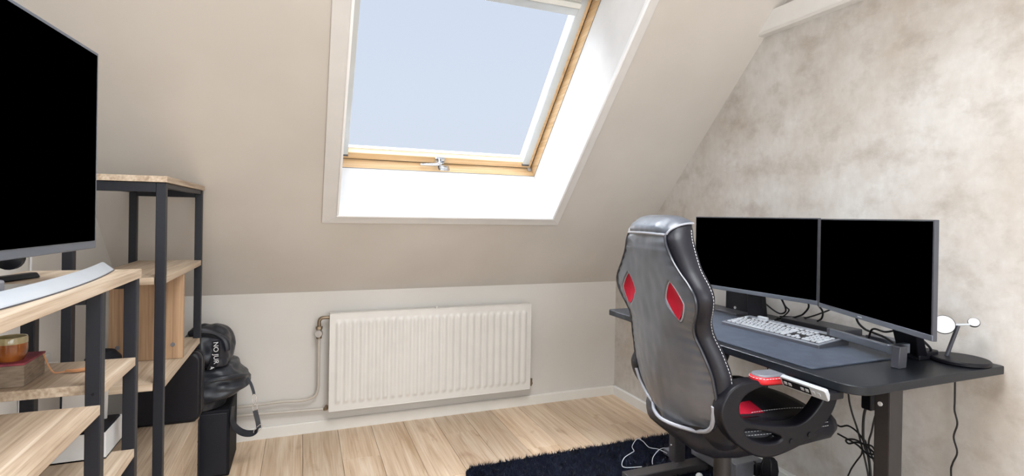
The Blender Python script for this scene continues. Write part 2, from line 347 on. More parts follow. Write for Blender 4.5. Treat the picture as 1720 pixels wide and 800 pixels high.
# dark gasket between frame and sash
for q in ((OX0, OX1, OS0, OS0 + 0.006), (OX0, OX1, OS1 - 0.006, OS1), (OX0, OX0 + 0.006, OS0, OS1), (OX1 - 0.006, OX1, OS0, OS1)): rail(*q, GD + 0.006, 0.48, 'gasket', MT['leg'], 0)
sx0, sx1, ss0, ss1 = OX0 + 0.006, OX1 - 0.006, OS0 + 0.007, OS1 - 0.007
rail(sx0, sx1, ss0, ss0 + 0.040, GD, 0.485, 'sash_rail', MT['pine'])
rail(sx0, sx1, ss1 - 0.05, ss1, GD, 0.485, 'sash_rail', MT['pine'])
rail(sx0, sx0 + 0.060, ss0 + 0.04, ss1 - 0.05, GD, 0.485, 'sash_rail', MT['pine_v'])
rail(sx1 - 0.060, sx1, ss0 + 0.04, ss1 - 0.05, GD, 0.485, 'sash_rail', MT['pine_v'])
rail(sx0 + 0.06, sx1 - 0.06, ss0 + 0.040, ss0 + 0.0445, GD + 0.038, 0.480, 'glazing_bead', MT['bead'], 0.001)
rail(sx0 + 0.055, sx1 - 0.055, ss0 + 0.035, ss1 - 0.045, 0.474, 0.479, 'pane', MT['gglass'], 0)
for q in ((sx0 + 0.017, sx0 + 0.0605), (sx1 - 0.0605, sx1 - 0.020)):
    gr_ = rail(*q, ss0 + 0.030, ss1 - 0.02, GD - 0.009, GD + 0.004, 'guide_rail', MT['alu'], 0.002)
    rail(q[0] - 0.001, q[1] + 0.001, ss0 + 0.020, ss0 + 0.031, GD - 0.010, GD + 0.004, 'end_cap', MT['bezel'], 0.001, gr_)
rail(sx1 - 0.0605, sx1 - 0.0595, ss0 + 0.04, ss1 - 0.05, GD, 0.476, 'glazing_bead', MT['bead'], 0); rail(sx0 + 0.0595, sx0 + 0.0605, ss0 + 0.04, ss1 - 0.05, GD, 0.476, 'glazing_bead', MT['bead'], 0)
# handle on the sash with its keeper on the frame
hd = MB().prism(rounded_rect(-0.028, 0.028, -0.018, 0.022, 0.008), 0, 0.012, lambda v: rf(-1.214 + v.x, 0.588 + v.y, GD - v.z)).build('handle_plate', MT['chrome'], win, bevel=0.002)
MB().tube([rf(-1.216, 0.590, GD - 0.008), rf(-1.216, 0.590, GD - 0.036)], 0.012, 14).build('handle_spindle', MT['chrome'], hd)
MB().tube([rf(-1.210, 0.590, GD - 0.034), rf(-1.246, 0.586, GD - 0.040), rf(-1.322, 0.580, GD - 0.036)], lambda t: 0.0105 - 0.004 * t, 12).build('handle_lever', MT['chrome'], hd)
kp_ = MB().prism(rounded_rect(-1.222, -1.158, 0.362, 0.412, 0.012), 0.5600, 0.5635, lambda v: rf(v.x, v.z, v.y)).build('keeper_plate', MT['chrome'], win, bevel=0.001)
MB().box(-1.210, -1.170, 0.5635, 0.5735, 0.376, 0.383, rfm).build('keeper_lip', MT['chrome'], kp_, bevel=0.002)
MB().box(-1.214, -1.166, 0.5635, 0.5700, 0.392, 0.400, rfm).build('keeper_lip', MT['chrome'], kp_, bevel=0.002)
rail(OX1 - 0.028, OX1 - 0.006, 0.5605, 0.572, 0.395, 0.418, 'corner_catch', MT['silver'], 0.002)
# roller blind rolled up at the head of the window
bl = thing('roller_blind', rf(-1.22, 1.50, 0.40), 'rolled up pale roller blind at the top of the roof window', 'blind')
bx0, bx1 = sx0 + 0.058, sx1 - 0.058
MB().box(bx0, bx1, 1.496, 1.533, 0.400, 0.414, rfm).build('bottom_bar', MT['alu'], bl, bevel=0.003)
MB().box(bx0, bx1, 1.533, 1.78, 0.408, 0.412, rfm).build('fabric', MT['fabric_blind'], bl)
MB().box(bx0 + 0.002, bx1 - 0.002, 1.536, 1.562, 0.384, 0.407, rfm).build('pull_bar', MT['fabric_blind'], bl, bevel=0.004)
MB().box(sx0 + 0.002, sx1 - 0.002, 1.600, 1.74, 0.345, 0.410, rfm).build('cassette', MT['bead'], bl, bevel=0.012)
# casing around the opening
CX0, CX1, CS0, CS1 = -1.826, -0.612, 0.515, 1.99
cas = bpy.data.objects.new('trim_1', None); COL.objects.link(cas); cas.location = rf(-1.21, 0.515, 0); struct(cas, 'grey white flat casing boards around the roof window opening')
def board(poly, nm='casing_board', mt=MT['casing'], d0=-0.010, d1=0.001): MB().prism(poly, d0, d1, lambda v: rf(v.x, v.y, v.z)).build(nm, mt, cas, bevel=0.0015)
board([(CX0, CS0), (CX1, CS0), (OX1, OS0), (OX0, OS0)]); board([(CX0, CS1), (OX0, OS1), (OX1, OS1), (CX1, CS1)])
board([(CX0, CS0), (OX0, OS0), (OX0, OS1), (CX0, CS1)]); board([(CX1, CS0), (CX1, CS1), (OX1, OS1), (OX1, OS0)])
bw = 0.009
def beadb(x0, x1, s0, s1): MB().box(x0, x1, s0, s1, -0.016, 0.004, rfm).build('edge_bead', MT['bead'], cas, bevel=0.003)
beadb(OX0 - 0.002, OX1 + 0.002, OS0 - 0.002, OS0 + bw); beadb(OX0 - 0.002, OX1 + 0.002, OS1 - bw, OS1 + 0.002)
beadb(OX0 - 0.002, OX0 + bw, OS0 + bw, OS1 - bw); beadb(OX1 - bw, OX1 + 0.002, OS0 + bw, OS1 - bw)
# ------------------------------------------------------------------ rug
rug = thing('shag_rug', (-0.65, -1.3, 0), 'dark navy shaggy rug on the floor under the desk and chair', 'rug')
RX0, RX1, RY0, RY1 = -1.225, -0.035, -2.15, -0.675
rp = rounded_rect(RX0, RX1, RY0, RY1, 0.06, 6)
MB().prism(rp, 0.0005, 0.010, None).build('backing', MT['black_matt'], rug)
rng = np.random.default_rng(3)
NB = 70000
px = rng.uniform(RX0, RX1, NB); py = rng.uniform(-1.75, RY1, NB)
def inside(x, y, r=0.06):
    dx = np.maximum(np.maximum(RX0 + r - x, x - (RX1 - r)), 0); dy = np.maximum(np.maximum(RY0 + r - y, y - (RY1 - r)), 0)
    return dx * dx + dy * dy < r * r
k = inside(px, py); px, py = px[k], py[k]; NB = len(px)
clump = np.array([mnoise.noise(Vector((a * 22, b * 22, 0))) for a, b in zip(px[::1], py[::1])])
ang = rng.uniform(0, 2 * PI, NB) * 0.35 + clump * 5; ln = rng.uniform(0.006, 0.020, NB); hh = rng.uniform(0.016, 0.030, NB); wd = 0.0016
dx, dy = np.cos(ang), np.sin(ang)
V = np.empty((NB, 3, 3)); z0 = np.full(NB, 0.009)
V[:, 0] = np.stack([px - dy * wd, py + dx * wd, z0], 1); V[:, 1] = np.stack([px + dy * wd, py - dx * wd, z0], 1); V[:, 2] = np.stack([px + dx * ln, py + dy * ln, hh], 1)
V -= np.array(world_loc(rug))
me = bpy.data.meshes.new('pile'); me.vertices.add(NB * 3); me.vertices.foreach_set('co', V.reshape(-1).astype(np.float32))
me.loops.add(NB * 3); me.loops.foreach_set('vertex_index', np.arange(NB * 3, dtype=np.int32)); me.polygons.add(NB)
me.polygons.foreach_set('loop_start', np.arange(0, NB * 3, 3, dtype=np.int32)); me.update(); me.validate()
me.materials.append(MT['pile']); po = bpy.data.objects.new('pile', me); COL.objects.link(po); po.parent = rug; po['kind'] = 'stuff'
# ------------------------------------------------------------------ radiator and pipes
RXa, RXb, RZ0, RZ1, RYf = -1.772, -0.640, 0.124, 0.632, -0.092
rad = thing('radiator', ((RXa + RXb) / 2, -0.05, RZ0), 'white ribbed panel radiator on the low wall under the roof window', 'radiator')
nr = 27; pitch = (RXb - RXa - 0.05) / nr; prof = []
XN, ZN = nr * 8, 30
def ridge(u, v):
    x = RXa + 0.004 + u * (RXb - RXa - 0.008); z = RZ0 + 0.004 + v * (RZ1 - RZ0 - 0.008)
    t = (x - (RXa + 0.025)) / pitch; f = t % 1.0; inn = 0 <= t < nr
    d = 0.0
    if inn: d = 0.5 - 0.5 * math.cos(2 * PI * f); d = max(0, min(1, (d - 0.10) * 1.35))
    e = min(v, 1 - v) * (RZ1 - RZ0); fade = max(0, min(1, (e - 0.032) / 0.018)); fade = fade * fade * (3 - 2 * fade)
    return Vector((x, RYf - 0.0085 * d * fade, z))
MB().grid(ridge, XN, 60).build('front_panel', MT['radiator'], rad, smooth=60)
mb = MB(); mb.box(RXa, RXb, RYf - 0.001, RYf + 0.004, RZ0, RZ0 + 0.006).box(RXa, RXb, RYf - 0.001, RYf + 0.004, RZ1 - 0.006, RZ1)
mb.box(RXa, RXa + 0.006, RYf - 0.001, RYf + 0.004, RZ0, RZ1).box(RXb - 0.006, RXb, RYf - 0.001, RYf + 0.004, RZ0, RZ1)
mb.build('panel_rim', MT['radiator'], rad, bevel=0.002)
mb = MB(); mb.box(RXa + 0.006, RXb - 0.006, RYf + 0.004, -0.045, RZ0 + 0.01, RZ1 - 0.012)
mb.build('convector', MT['radiator'], rad, bevel=0.003)
mb = MB(); mb.box(RXa + 0.001, RXb - 0.001, RYf + 0.001, -0.040, RZ1 - 0.012, RZ1 - 0.002); mb.build('top_grille', MT['radiator'], rad, bevel=0.002)
for q in (RXa + 0.001, RXb - 0.004): MB().box(q, q + 0.003, RYf + 0.002, -0.040, RZ0 + 0.006, RZ1 - 0.004).build('side_cover', MT['radiator'], rad)
for q in (-1.55, -0.85): MB().box(q, q + 0.03, -0.045, -0.0005, RZ0 + 0.05, RZ1 - 0.06).build('bracket', MT['radiator'], rad)
MB().tube([(-1.208, -0.07, RZ1 - 0.004), (-1.208, -0.07, RZ1 + 0.008)], 0.005, 8).build('air_vent', MT['radiator'], rad)
MB().tube([(RXb - 0.002, -0.062, 0.150), (RXb + 0.025, -0.062, 0.150)], 0.009, 12).build('drain_plug', MT['brass'], rad)
MB().tube([(RXb + 0.014, -0.062, 0.135), (RXb + 0.018, -0.062, 0.178)], 0.0085, 10).build('drain_tap', MT['brass'], rad)
vp = thing('radiator_supply_pipe', (-1.82, -0.03, 0.5), 'painted heating pipe bending up to the valve left of the radiator', 'pipe')
MB().tube(spline([(-2.66, -0.03, 0.185), (-2.3, -0.03, 0.182), (-2.165, -0.03, 0.1795), (-1.99, -0.03, 0.184), (-1.90, -0.032, 0.180), (-1.845, -0.035, 0.193), (-1.822, -0.040, 0.235), (-1.821, -0.045, 0.33), (-1.821, -0.05, 0.515)], 8), 0.0072, 10).build('pipe_run', MT['pipe'], vp)
MB().tube([(-1.821, -0.05, 0.50), (-1.821, -0.05, 0.552)], 0.014, 14).build('valve_body', MT['brass'], vp)
MB().lathe([(0.0, 0), (0.016, 0), (0.020, 0.004), (0.020, 0.018), (0.017, 0.022), (0, 0.022)], (-1.821, -0.052, 0.527), 20, (-0.15, -1, 0.05)).build('valve_cap', MT['chrome'], vp)
MB().tube([(-1.821, -0.05, 0.548), (-1.821, -0.05, 0.562)], 0.017, 6).build('valve_nut', MT['brass'], vp, bevel=0.001)
MB().tube(spline([(-1.821, -0.05, 0.555), (-1.821, -0.05, 0.588), (-1.815, -0.05, 0.600), (-1.802, -0.051, 0.606), (-1.768, -0.052, 0.606)], 5), 0.009, 12).build('elbow', MT['brass'], vp)
pr = thing('return_pipe', (-2.0, -0.022, 0.13), 'lower painted heating pipe running level along the low wall', 'pipe')
MB().tube([(-2.66, -0.024, 0.145), (-2.166, -0.024, 0.134), (-1.80, -0.024, 0.1215), (-1.783, -0.024, 0.1210)], 0.0072, 10).build('pipe_run', MT['pipe'], pr)
MB().tube(spline([(-1.790, -0.024, 0.1215), (-1.781, -0.030, 0.1225), (-1.779, -0.045, 0.130), (-1.779, -0.055, 0.145)], 4), 0.009, 10).build('pipe_elbow', MT['brass'], pr)
# ------------------------------------------------------------------ tall shelving unit in the corner
FX, BX = -2.283, -2.528
def post(x, y, z0, z1, par, sx=0.025, sy=0.025, nm='post'): return MB().box(x, x + sx, y, y + sy, z0, z1).build(nm, MT['steel'], par, bevel=0.0015)
def shelf(x0, x1, y0, y1, zt, par, th=0.020, mt='oak', nm='shelf'): return MB().box(x0, x1, y0, y1, zt - th, zt).build(nm, MT[mt], par, bevel=0.0008)
ts = thing('shelving_unit', ((FX + BX) / 2, -0.815, 0), 'tall oak and black metal shelving unit with drawers in the left corner', 'shelf unit')
TY0, TY1 = -1.130, -0.495
for y_ in (TY0 + 0.005, TY1 - 0.030):
    for x_ in (FX - 0.025, BX): post(x_, y_, 0.0, 1.231, ts)
for y_ in (TY0 + 0.005, TY1 - 0.030): MB().box(BX + 0.025, FX - 0.025, y_, y_ + 0.025, 1.203, 1.231).build('top_bar', MT['steel'], ts, bevel=0.001)
for x_ in (BX, FX - 0.025): MB().box(x_ + 0.004, x_ + 0.021, TY0 + 0.03, TY1 - 0.03, 1.216, 1.231).build('top_bar', MT['steel'], ts, bevel=0.001)
shelf(BX - 0.004, FX + 0.004, TY0, TY1, 1.250, ts, 0.018, nm='top_board')
shelf(BX + 0.026, FX - 0.0005, TY0 + 0.031, TY1 - 0.031, 0.952, ts, nm='shelf'); shelf(BX + 0.026, FX - 0.0005, TY0 + 0.031, TY1 - 0.031, 0.640, ts, nm='shelf')
# little tabs so the boards meet the corner posts
for zt in (0.952, 0.640):
    MB().box(BX + 0.026, FX - 0.026, TY0 + 0.002, TY0 + 0.0305, zt - 0.02, zt).build('shelf_edge', MT['oak_x'], ts)
    MB().box(BX + 0.026, FX - 0.026, TY1 - 0.0305, TY1 - 0.002, zt - 0.02, zt).build('shelf_edge', MT['oak_x'], ts)
dv = MB().box(BX + 0.03, FX - 0.002, -0.842, -0.824, 0.641, 0.931).build('divider_panel', MT['oak_z'], ts, bevel=0.0008)
for px_ in (-2.472, -2.315): MB().tube([(px_, -0.8425, 0.690), (px_, -0.844, 0.690)], 0.007, 12).build('screw_cover', MT['grey'], dv)
cb = MB().box(BX + 0.002, FX - 0.021, TY0 + 0.032, TY1 - 0.032, 0.04, 0.317).build('drawer_case', MT['oak'], ts)
shelf(BX - 0.002, FX + 0.002, TY0 + 0.031, TY1 - 0.031, 0.337, ts, 0.018, nm='cabinet_top')
for a in range(2):
    for c in range(3):
        y0_ = TY0 + 0.034 + a * 0.2835; z0_ = 0.045 + c * 0.091
        d_ = MB().box(FX - 0.020, FX - 0.002, y0_, y0_ + 0.280, z0_, z0_ + 0.088).build('drawer_front', MT['oak'], ts, bevel=0.001)
# ------------------------------------------------------------------ staggered television unit
tv = thing('television_unit', (-2.40, -2.0, 0), 'staggered oak and black metal television unit nearest the camera', 'shelf unit')
VX, VB, VY1, VY0 = -2.288, -2.515, -1.360, -2.66
shelf(VB - 0.003, VX + 0.003, VY0, VY1 + 0.003, 1.000, tv, 0.022, nm='top_board')
def frame_pair(y, z1, par):
    for x_ in (VX - 0.027, VB): post(x_, y, 0, z1, par, 0.027, 0.025)
    MB().box(VB + 0.027, VX - 0.027, y, y + 0.025, z1 - 0.024, z1).build('cross_bar', MT['steel'], par, bevel=0.001)
frame_pair(VY1 - 0.025, 0.978, tv); frame_pair(-1.628, 0.978, tv); frame_pair(-2.40, 0.978, tv); frame_pair(VY0, 0.978, tv)
shelf(VB + 0.0, VX - 0.0, -1.602, VY1 - 0.026, 0.783, tv, 0.020); shelf(VB, VX, -2.374, -1.629, 0.747, tv, 0.020)
shelf(VB, VX, -1.602, VY1 - 0.026, 0.555, tv, 0.020); shelf(VB, VX, -2.374, -1.629, 0.30, tv, 0.020); shelf(VB, VX, -1.602, VY1 - 0.026, 0.30, tv, 0.020)
shelf(VB, VX, -2.635, -2.401, 0.70, tv, 0.020); shelf(VB, VX, -2.635, -2.401, 0.35, tv, 0.020)
for zz in (0.770, 0.737): MB().tube([(VX - 0.013, -1.6285, zz), (VX - 0.013, -1.6295, zz)], 0.003, 8).build('bolt', MT['black_matt'], tv)
# ------------------------------------------------------------------ television
hd_ = math.radians(4.6); wv = Vector((math.sin(hd_), math.cos(hd_), 0)); nv = Vector((math.cos(hd_), -math.sin(hd_), 0))   # along the screen (away), outwards to the room
T0 = Vector((-2.318, -1.565, 0)); TW = 0.725; TZ0, TZ1 = 1.066, 1.483
def tvp(v): return T0 - wv * v[0] + nv * v[1] + Vector((0, 0, v[2]))   # (from far edge towards camera, out, z)
tele = thing('television', (T0 - wv * TW / 2) + Vector((0, 0, 1.0)), 'flat television with black screen standing on the television unit', 'television')
MB().box(0, TW, -0.018, 0.0, TZ0, TZ1, tvp).build('bezel', MT['bezel'], tele, bevel=0.002)
MB().box(0.009, TW - 0.009, 0.0002, 0.0012, TZ0 + 0.017, TZ1 - 0.007, tvp).build('screen', MT['screen'], tele)
MB().box(0.10, TW - 0.10, -0.055, -0.017, TZ0 + 0.02, TZ0 + 0.26, tvp).build('rear_housing', MT['black'], tele, bevel=0.015)
MB().box(TW / 2 - 0.03, TW / 2 + 0.010, 0.0002, 0.001, TZ0 + 0.004, TZ0 + 0.010, tvp).build('badge', MT['offwhite'], tele)
MB().box(TW / 2 - 0.040, TW / 2 + 0.05, -0.040, -0.008, 1.034, TZ0 + 0.03, tvp).build('stand_neck', MT['silver'], tele, bevel=0.004)
MB().prism(rounded_rect(TW / 2 - 0.055, TW / 2 + 0.06, -0.058, 0.004, 0.015), 1.006, 1.036, tvp).build('stand_foot', MT['grey'], tele, bevel=0.004)
MB().prism(rounded_rect(TW / 2 - 0.24, TW / 2 + 0.22, -0.125, -0.018, 0.02), 1.0003, 1.0065, tvp).build('stand_plate', MT['dglass'], tele, bevel=0.001)
lump = MB().lathe([(0, -0.012), (0.012, -0.011), (0.022, -0.004), (0.022, 0.004), (0.012, 0.011), (0, 0.012)], tvp(Vector((0.235, -0.032, 1.066))), 20, (0.2, 1, 0)).build('rear_knob', MT['black'], tele)
rem = MB().add(*[(lambda M: ([M @ Vector(p) for p in [(-.05, -.012, 0), (.05, -.012, 0), (.05, .012, 0), (-.05, .012, 0), (-.045, -.009, .012), (.045, -.009, .012), (.045, .009, .012), (-.045, .009, .012)]], [(0, 3, 2, 1), (4, 5, 6, 7), (0, 1, 5, 4), (1, 2, 6, 5), (2, 3, 7, 6), (3, 0, 4, 7)]))(Matrix.Translation((-2.455, -1.56, 1.0005)) @ Euler((0, 0, math.radians(72))).to_matrix().to_4x4())][0]).build('remote_control', MT['black'], None, bevel=0.003)
tag(rem, 'small black remote lying behind the soundbar beside the television foot', 'remote')
# curved soundbar
sbt = thing('soundbar', (-2.33, -1.8, 1.0), 'curved silver soundbar along the front of the television shelf', 'soundbar')
ctr = [Vector((-2.349, -1.392, 0)), Vector((-2.335, -1.50, 0)), Vector((-2.325, -1.62, 0)), Vector((-2.321, -1.76, 0)), Vector((-2.325, -1.90, 0)), Vector((-2.337, -2.03, 0)), Vector((-2.356, -2.16, 0))]
cs = spline(ctr, 6); rings = []
for i_, p in enumerate(cs):
    t_ = (cs[min(i_ + 1, len(cs) - 1)] - cs[max(i_ - 1, 0)]).normalized(); sd = Vector((-t_.y, t_.x, 0))
    if sd.x < 0: sd = -sd
    rings.append([p + sd * a + Vector((0, 0, b)) for a, b in ((0.015, 1.0005), (0.015, 1.004), (-0.004, 1.021), (-0.010, 1.022), (-0.013, 1.0005))])
sb = MB().loft(rings).build('cover', MT['silver'], sbt, bevel=0.002)
MB().loft([[r_[0] + (r_[0] - r_[4]).normalized() * q + Vector((0, 0, z_)) for q, z_ in ((0.0, 0), (0.0015, 0), (0.0015, 0.002), (0.0, 0.002))] for r_ in rings]).build('base_strip', MT['bezel_dark'], sbt)
# mug, book, tassel
bk = thing('boxed_book', (-2.45, -1.49, 0.783), 'thick book with red patterned cover under the brown mug', 'book')
BM = Matrix.Translation((-2.433, -1.575, 0)) @ Euler((0, 0, math.radians(2))).to_matrix().to_4x4()
MB().box(-0.075, 0.0, 0.0, 0.105, 0.7832, 0.827, BM).build('pages', MT['bookside'], bk, bevel=0.0015)
MB().box(-0.077, 0.001, -0.001, 0.106, 0.827, 0.8315, BM).build('cover', MT['bookred'], bk, bevel=0.0015)
mg = thing('mug', (-2.462, -1.552, 0.8316), 'brown glazed mug with olive rim on the red book', 'mug')
mc = Vector((-2.468, -1.540, 0.8316))
MB().lathe([(0, 0), (0.020, 0), (0.0225, 0.004), (0.0255, 0.012), (0.0265, 0.022), (0.0265, 0.036)], mc, 36).build('body', MT['glaze'], mg)
MB().lathe([(0.0266, 0.036), (0.0266, 0.046), (0.0255, 0.0495), (0.0240, 0.048), (0.0235, 0.036), (0.022, 0.008), (0, 0.006)], mc, 36).build('rim', MT['glaze_top'], mg)
MB().tube(spline([mc + Vector((-0.024, -0.008, 0.040)), mc + Vector((-0.040, -0.013, 0.038)), mc + Vector((-0.043, -0.014, 0.022)), mc + Vector((-0.024, -0.008, 0.012))], 6), 0.0035, 8).build('handle', MT['glaze'], mg)
tsl = MB(); tsl.tube(spline([(-2.433, -1.488, 0.829), (-2.424, -1.492, 0.806), (-2.414, -1.492, 0.7875), (-2.40, -1.492, 0.7865), (-2.385, -1.492, 0.788)], 5), 0.0018, 6)
for q in range(22):
    a_ = random.uniform(-1, 1); b_ = random.uniform(0, 1)
    tsl.tube(spline([(-2.392, -1.492 + a_ * 0.002, 0.788 + b_ * 0.003), (-2.375, -1.494 + a_ * 0.006, 0.7865 + b_ * 0.005), (-2.352 + random.uniform(-.006, .008), -1.487 + a_ * 0.009 + 0.004, 0.7855 + b_ * 0.005)], 4), 0.0012, 5)
tl = tsl.build('tassel', MT['tassel'], None); tag(tl, 'tan cord tassel trailing from the book across the oak shelf', 'tassel')
# open white box with papers
wb = thing('storage_box', (-2.42, -1.49, 0.555), 'open white box with dark and pale contents on the lower shelf', 'box')
mb = MB(); X0, X1, Y0, Y1, Z0, Z1 = -2.475, -2.335, -1.430, -1.392, 0.5555, 0.617
Y0, Y1 = -1.425, -1.30
mb.box(X0, X1, Y0, Y0 + 0.003, Z0, Z1).box(X0, X1, Y1 - 0.003, Y1, Z0, Z1).box(X0, X0 + 0.003, Y0 + 0.003, Y1 - 0.003, Z0, Z1).box(X1 - 0.003, X1, Y0 + 0.003, Y1 - 0.003, Z0, Z1).box(X0, X1, Y0, Y1, Z0, Z0 + 0.003)
mb.build('carton', MT['offwhite'], wb)
MB().box(X0 + 0.004, X1 - 0.004, Y0 + 0.004, Y1 - 0.004, Z1 - 0.012, Z1 + 0.004).build('dark_filling', MT['black_matt'], wb, bevel=0.004)
MB().grid(lambda u, v: Vector((-2.44 + 0.05 * u, -1.40 + 0.04 * v, Z1 + 0.004 + 0.018 * math.sin(u * 3) * (0.4 + v))), 8, 6).build('paper_slip', MT['paper'], wb)
MB().box(-0.045, 0.045, -0.004, 0.004, 0, 0.085, Matrix.Translation((-2.405, -1.335, Z1 + 0.003)) @ Euler((0.15, 0.05, 0.1)).to_matrix().to_4x4()).build('card_packet', MT['paper'], wb, bevel=0.001)
# black hard case, tall black speaker, bag, jacket
cs_ = thing('hard_case', (-2.40, -0.58, 0.337), 'black hard carrying case standing on the drawer cabinet', 'case')
def caseprof(x0, x1, z0, z1, r): return rounded_rect(x0, x1, z0, z1, r, 8)
for nm_, y0_, y1_, ins in (('case_front', -0.625, -0.586, 0.0), ('case_back', -0.583, -0.545, 0.0)):
    MB().prism(caseprof(-2.515, -2.262, 0.3375, 0.605, 0.035), y0_, y1_, lambda v: Vector((v.x, v.z, v.y))).build(nm_, MT['black'], cs_, bevel=0.012, seg=4)
MB().prism(caseprof(-2.513, -2.264, 0.3395, 0.603, 0.034), -0.587, -0.582, lambda v: Vector((v.x, v.z, v.y))).build('closing_band', MT['bezel'], cs_)
spk = thing('floor_speaker', (-2.30, -0.24, 0), 'tall black box speaker on the floor beneath the leather bag', 'speaker')
MB().box(-2.42, -2.1895, -0.375, -0.105, 0.0, 0.290).build('cabinet', MT['black_matt'], spk, bevel=0.006)
MB().box(-2.41, -2.200, -0.379, -0.375, 0.012, 0.278).build('front_grille', MT['steel'], spk, bevel=0.002)
def blob(name, mat, par, fn, nu=64, nv=40, sm=70): return MB().grid(fn, nu, nv).build(name, mat, par, smooth=sm)
def lumpy(c, r, seed, amp, sc, sq=2.4, floor=None, fold=0.0, fdir=(1, 0.3, 0.6), ff=40):
    c = Vector(c); fd = Vector(fdir).normalized()
    def fn(u, v):
        a = 2 * PI * u; b = PI * (v - 0.5)
        def pw(x): return math.copysign(abs(x) ** (2 / sq), x)
        p = Vector((pw(math.cos(b)) * pw(math.cos(a)), pw(math.cos(b)) * pw(math.sin(a)), pw(math.sin(b))))
        q = Vector((p.x * r[0], p.y * r[1], p.z * r[2])); s_ = Vector((seed, 0, 0))
        n_ = mnoise.noise((q * sc) + s_) + 0.5 * mnoise.noise((q * sc * 2.1) + s_)
        k_ = 1 + amp * n_
        if fold:
            ph = (q.dot(fd) * ff) + 2.4 * mnoise.noise(q * 9 + s_); k_ += fold * (abs(math.sin(ph)) ** 0.6 - 0.5)
        w_ = c + q * k_
        if floor is not None and w_.z < floor: w_.z = floor + (w_.z - floor) * 0.02
        return w_
    return fn
bag = thing('leather_bag', (-2.26, -0.26, 0.29), 'black leather holdall slumped on the tall black speaker', 'bag')
# slumped holdall: stack of outlines
def bagring(z, x0, x1, y0, y1, lean=0.0):
    out = []
    for k_ in range(56):
        a = 2 * PI * k_ / 56; sq = 2 / 3.0
        cx, cy = (x0 + x1) / 2, (y0 + y1) / 2; co, si = math.cos(a), math.sin(a)
        x_ = cx + (x1 - x0) / 2 * math.copysign(abs(co) ** sq, co); y_ = cy + (y1 - y0) / 2 * math.copysign(abs(si) ** sq, si)
        q = Vector((x_, y_, z)); n_ = mnoise.noise(q * 16 + Vector((3, 1, 0))) + 0.5 * mnoise.noise(q * 34)
        fold = math.sin(z * 110 + x_ * 38 + 2.5 * mnoise.noise(q * 9)) * 0.004
        d = Vector((x_ - cx, y_ - cy, 0)); d = d.normalized() if d.length > 1e-6 else d
        out.append(q + d * (n_ * 0.010 + fold) + Vector((0, 0, lean * (x_ - x0) / (x1 - x0) + 0.006 * n_)))
    return out
bt = [(0.292, -2.39, -2.245, -0.37, -0.13), (0.297, -2.41, -2.21, -0.385, -0.115), (0.315, -2.42, -2.165, -0.395, -0.105), (0.345, -2.42, -2.130, -0.40, -0.10), (0.375, -2.42, -2.122, -0.40, -0.10), (0.400, -2.42, -2.130, -0.395, -0.105),
      (0.425, -2.42, -2.150, -0.39, -0.11), (0.455, -2.42, -2.168, -0.38, -0.12), (0.466, -2.41, -2.180, -0.365, -0.13), (0.472, -2.40, -2.20, -0.34, -0.15), (0.476, -2.36, -2.24, -0.30, -0.2), (0.477, -2.32, -2.28, -0.27, -0.23)]
rr = []
for a_, b_ in zip(bt, bt[1:]):
    for k_ in range(4):
        t = k_ / 4; q = [a_[j] + (b_[j] - a_[j]) * t for j in range(5)]; zf = max(0, min(1, (q[0] - 0.30) / 0.10)); rr.append(bagring(q[0], *q[1:], lean=0.0 if q[0] < 0.3 else 0.012 * (1 - zf) * 3))
rr.append(bagring(*bt[-1]))
MB().loft(rr).build('bag_body', MT['bag'], bag, smooth=70)
# rolled edge fold and seam
MB().tube(spline([(-2.30, -0.408, 0.418), (-2.255, -0.412, 0.432), (-2.20, -0.402, 0.436), (-2.150, -0.36, 0.428), (-2.128, -0.30, 0.415)], 8), lambda t: 0.010 * (0.5 + math.sin(PI * t) * 0.6), 10).build('edge_roll', MT['bag'], bag)
MB().tube(spline([(-2.315, -0.402, 0.385), (-2.29, -0.412, 0.400), (-2.305, -0.412, 0.413), (-2.26, -0.413, 0.425)], 8), 0.006, 8).build('gusset_fold', MT['bag'], bag)
def ribbon(pts, w_, th, sd=(0, 0, 1), n=8):
    P = spline(pts, n); R_ = []
    for i_, p in enumerate(P):
        t_ = (P[min(i_ + 1, len(P) - 1)] - P[max(i_ - 1, 0)]).normalized(); a_ = Vector(sd); a_ = (a_ - t_ * a_.dot(t_)).normalized(); b_ = t_.cross(a_)
        R_.append([p + a_ * w_ / 2 + b_ * th / 2, p - a_ * w_ / 2 + b_ * th / 2, p - a_ * w_ / 2 - b_ * th / 2, p + a_ * w_ / 2 - b_ * th / 2])
    return MB().loft(R_)
stp = ribbon([(-2.178, -0.37, 0.300), (-2.181, -0.375, 0.250), (-2.172, -0.375, 0.215), (-2.150, -0.37, 0.187), (-2.125, -0.365, 0.172), (-2.10, -0.36, 0.168), (-2.082, -0.36, 0.176), (-2.076, -0.36, 0.190)], 0.034, 0.003, (0.35, 1, 0.45)).build('shoulder_strap', MT['nylon'], bag)
ribbon([(-2.076, -0.36, 0.186), (-2.080, -0.36, 0.215), (-2.087, -0.36, 0.245), (-2.092, -0.36, 0.268)], 0.020, 0.004, (1, 0.2, 0.2)).build('strap_end', MT['bag'], stp)
MB().tube(spline([(-2.063, -0.362, 0.187), (-2.068, -0.362, 0.205), (-2.095, -0.362, 0.180), (-2.090, -0.362, 0.165)], 3, closed=True), 0.0016, 6, closed=True).build('buckle', MT['chrome'], stp)
MB().tube(spline([(-2.092, -0.36, 0.266), (-2.084, -0.36, 0.276), (-2.086, -0.36, 0.290), (-2.094, -0.36, 0.296), (-2.102, -0.36, 0.286), (-2.100, -0.36, 0.272)], 3, closed=True), 0.0016, 6, closed=True).build('ring', MT['chrome'], stp)
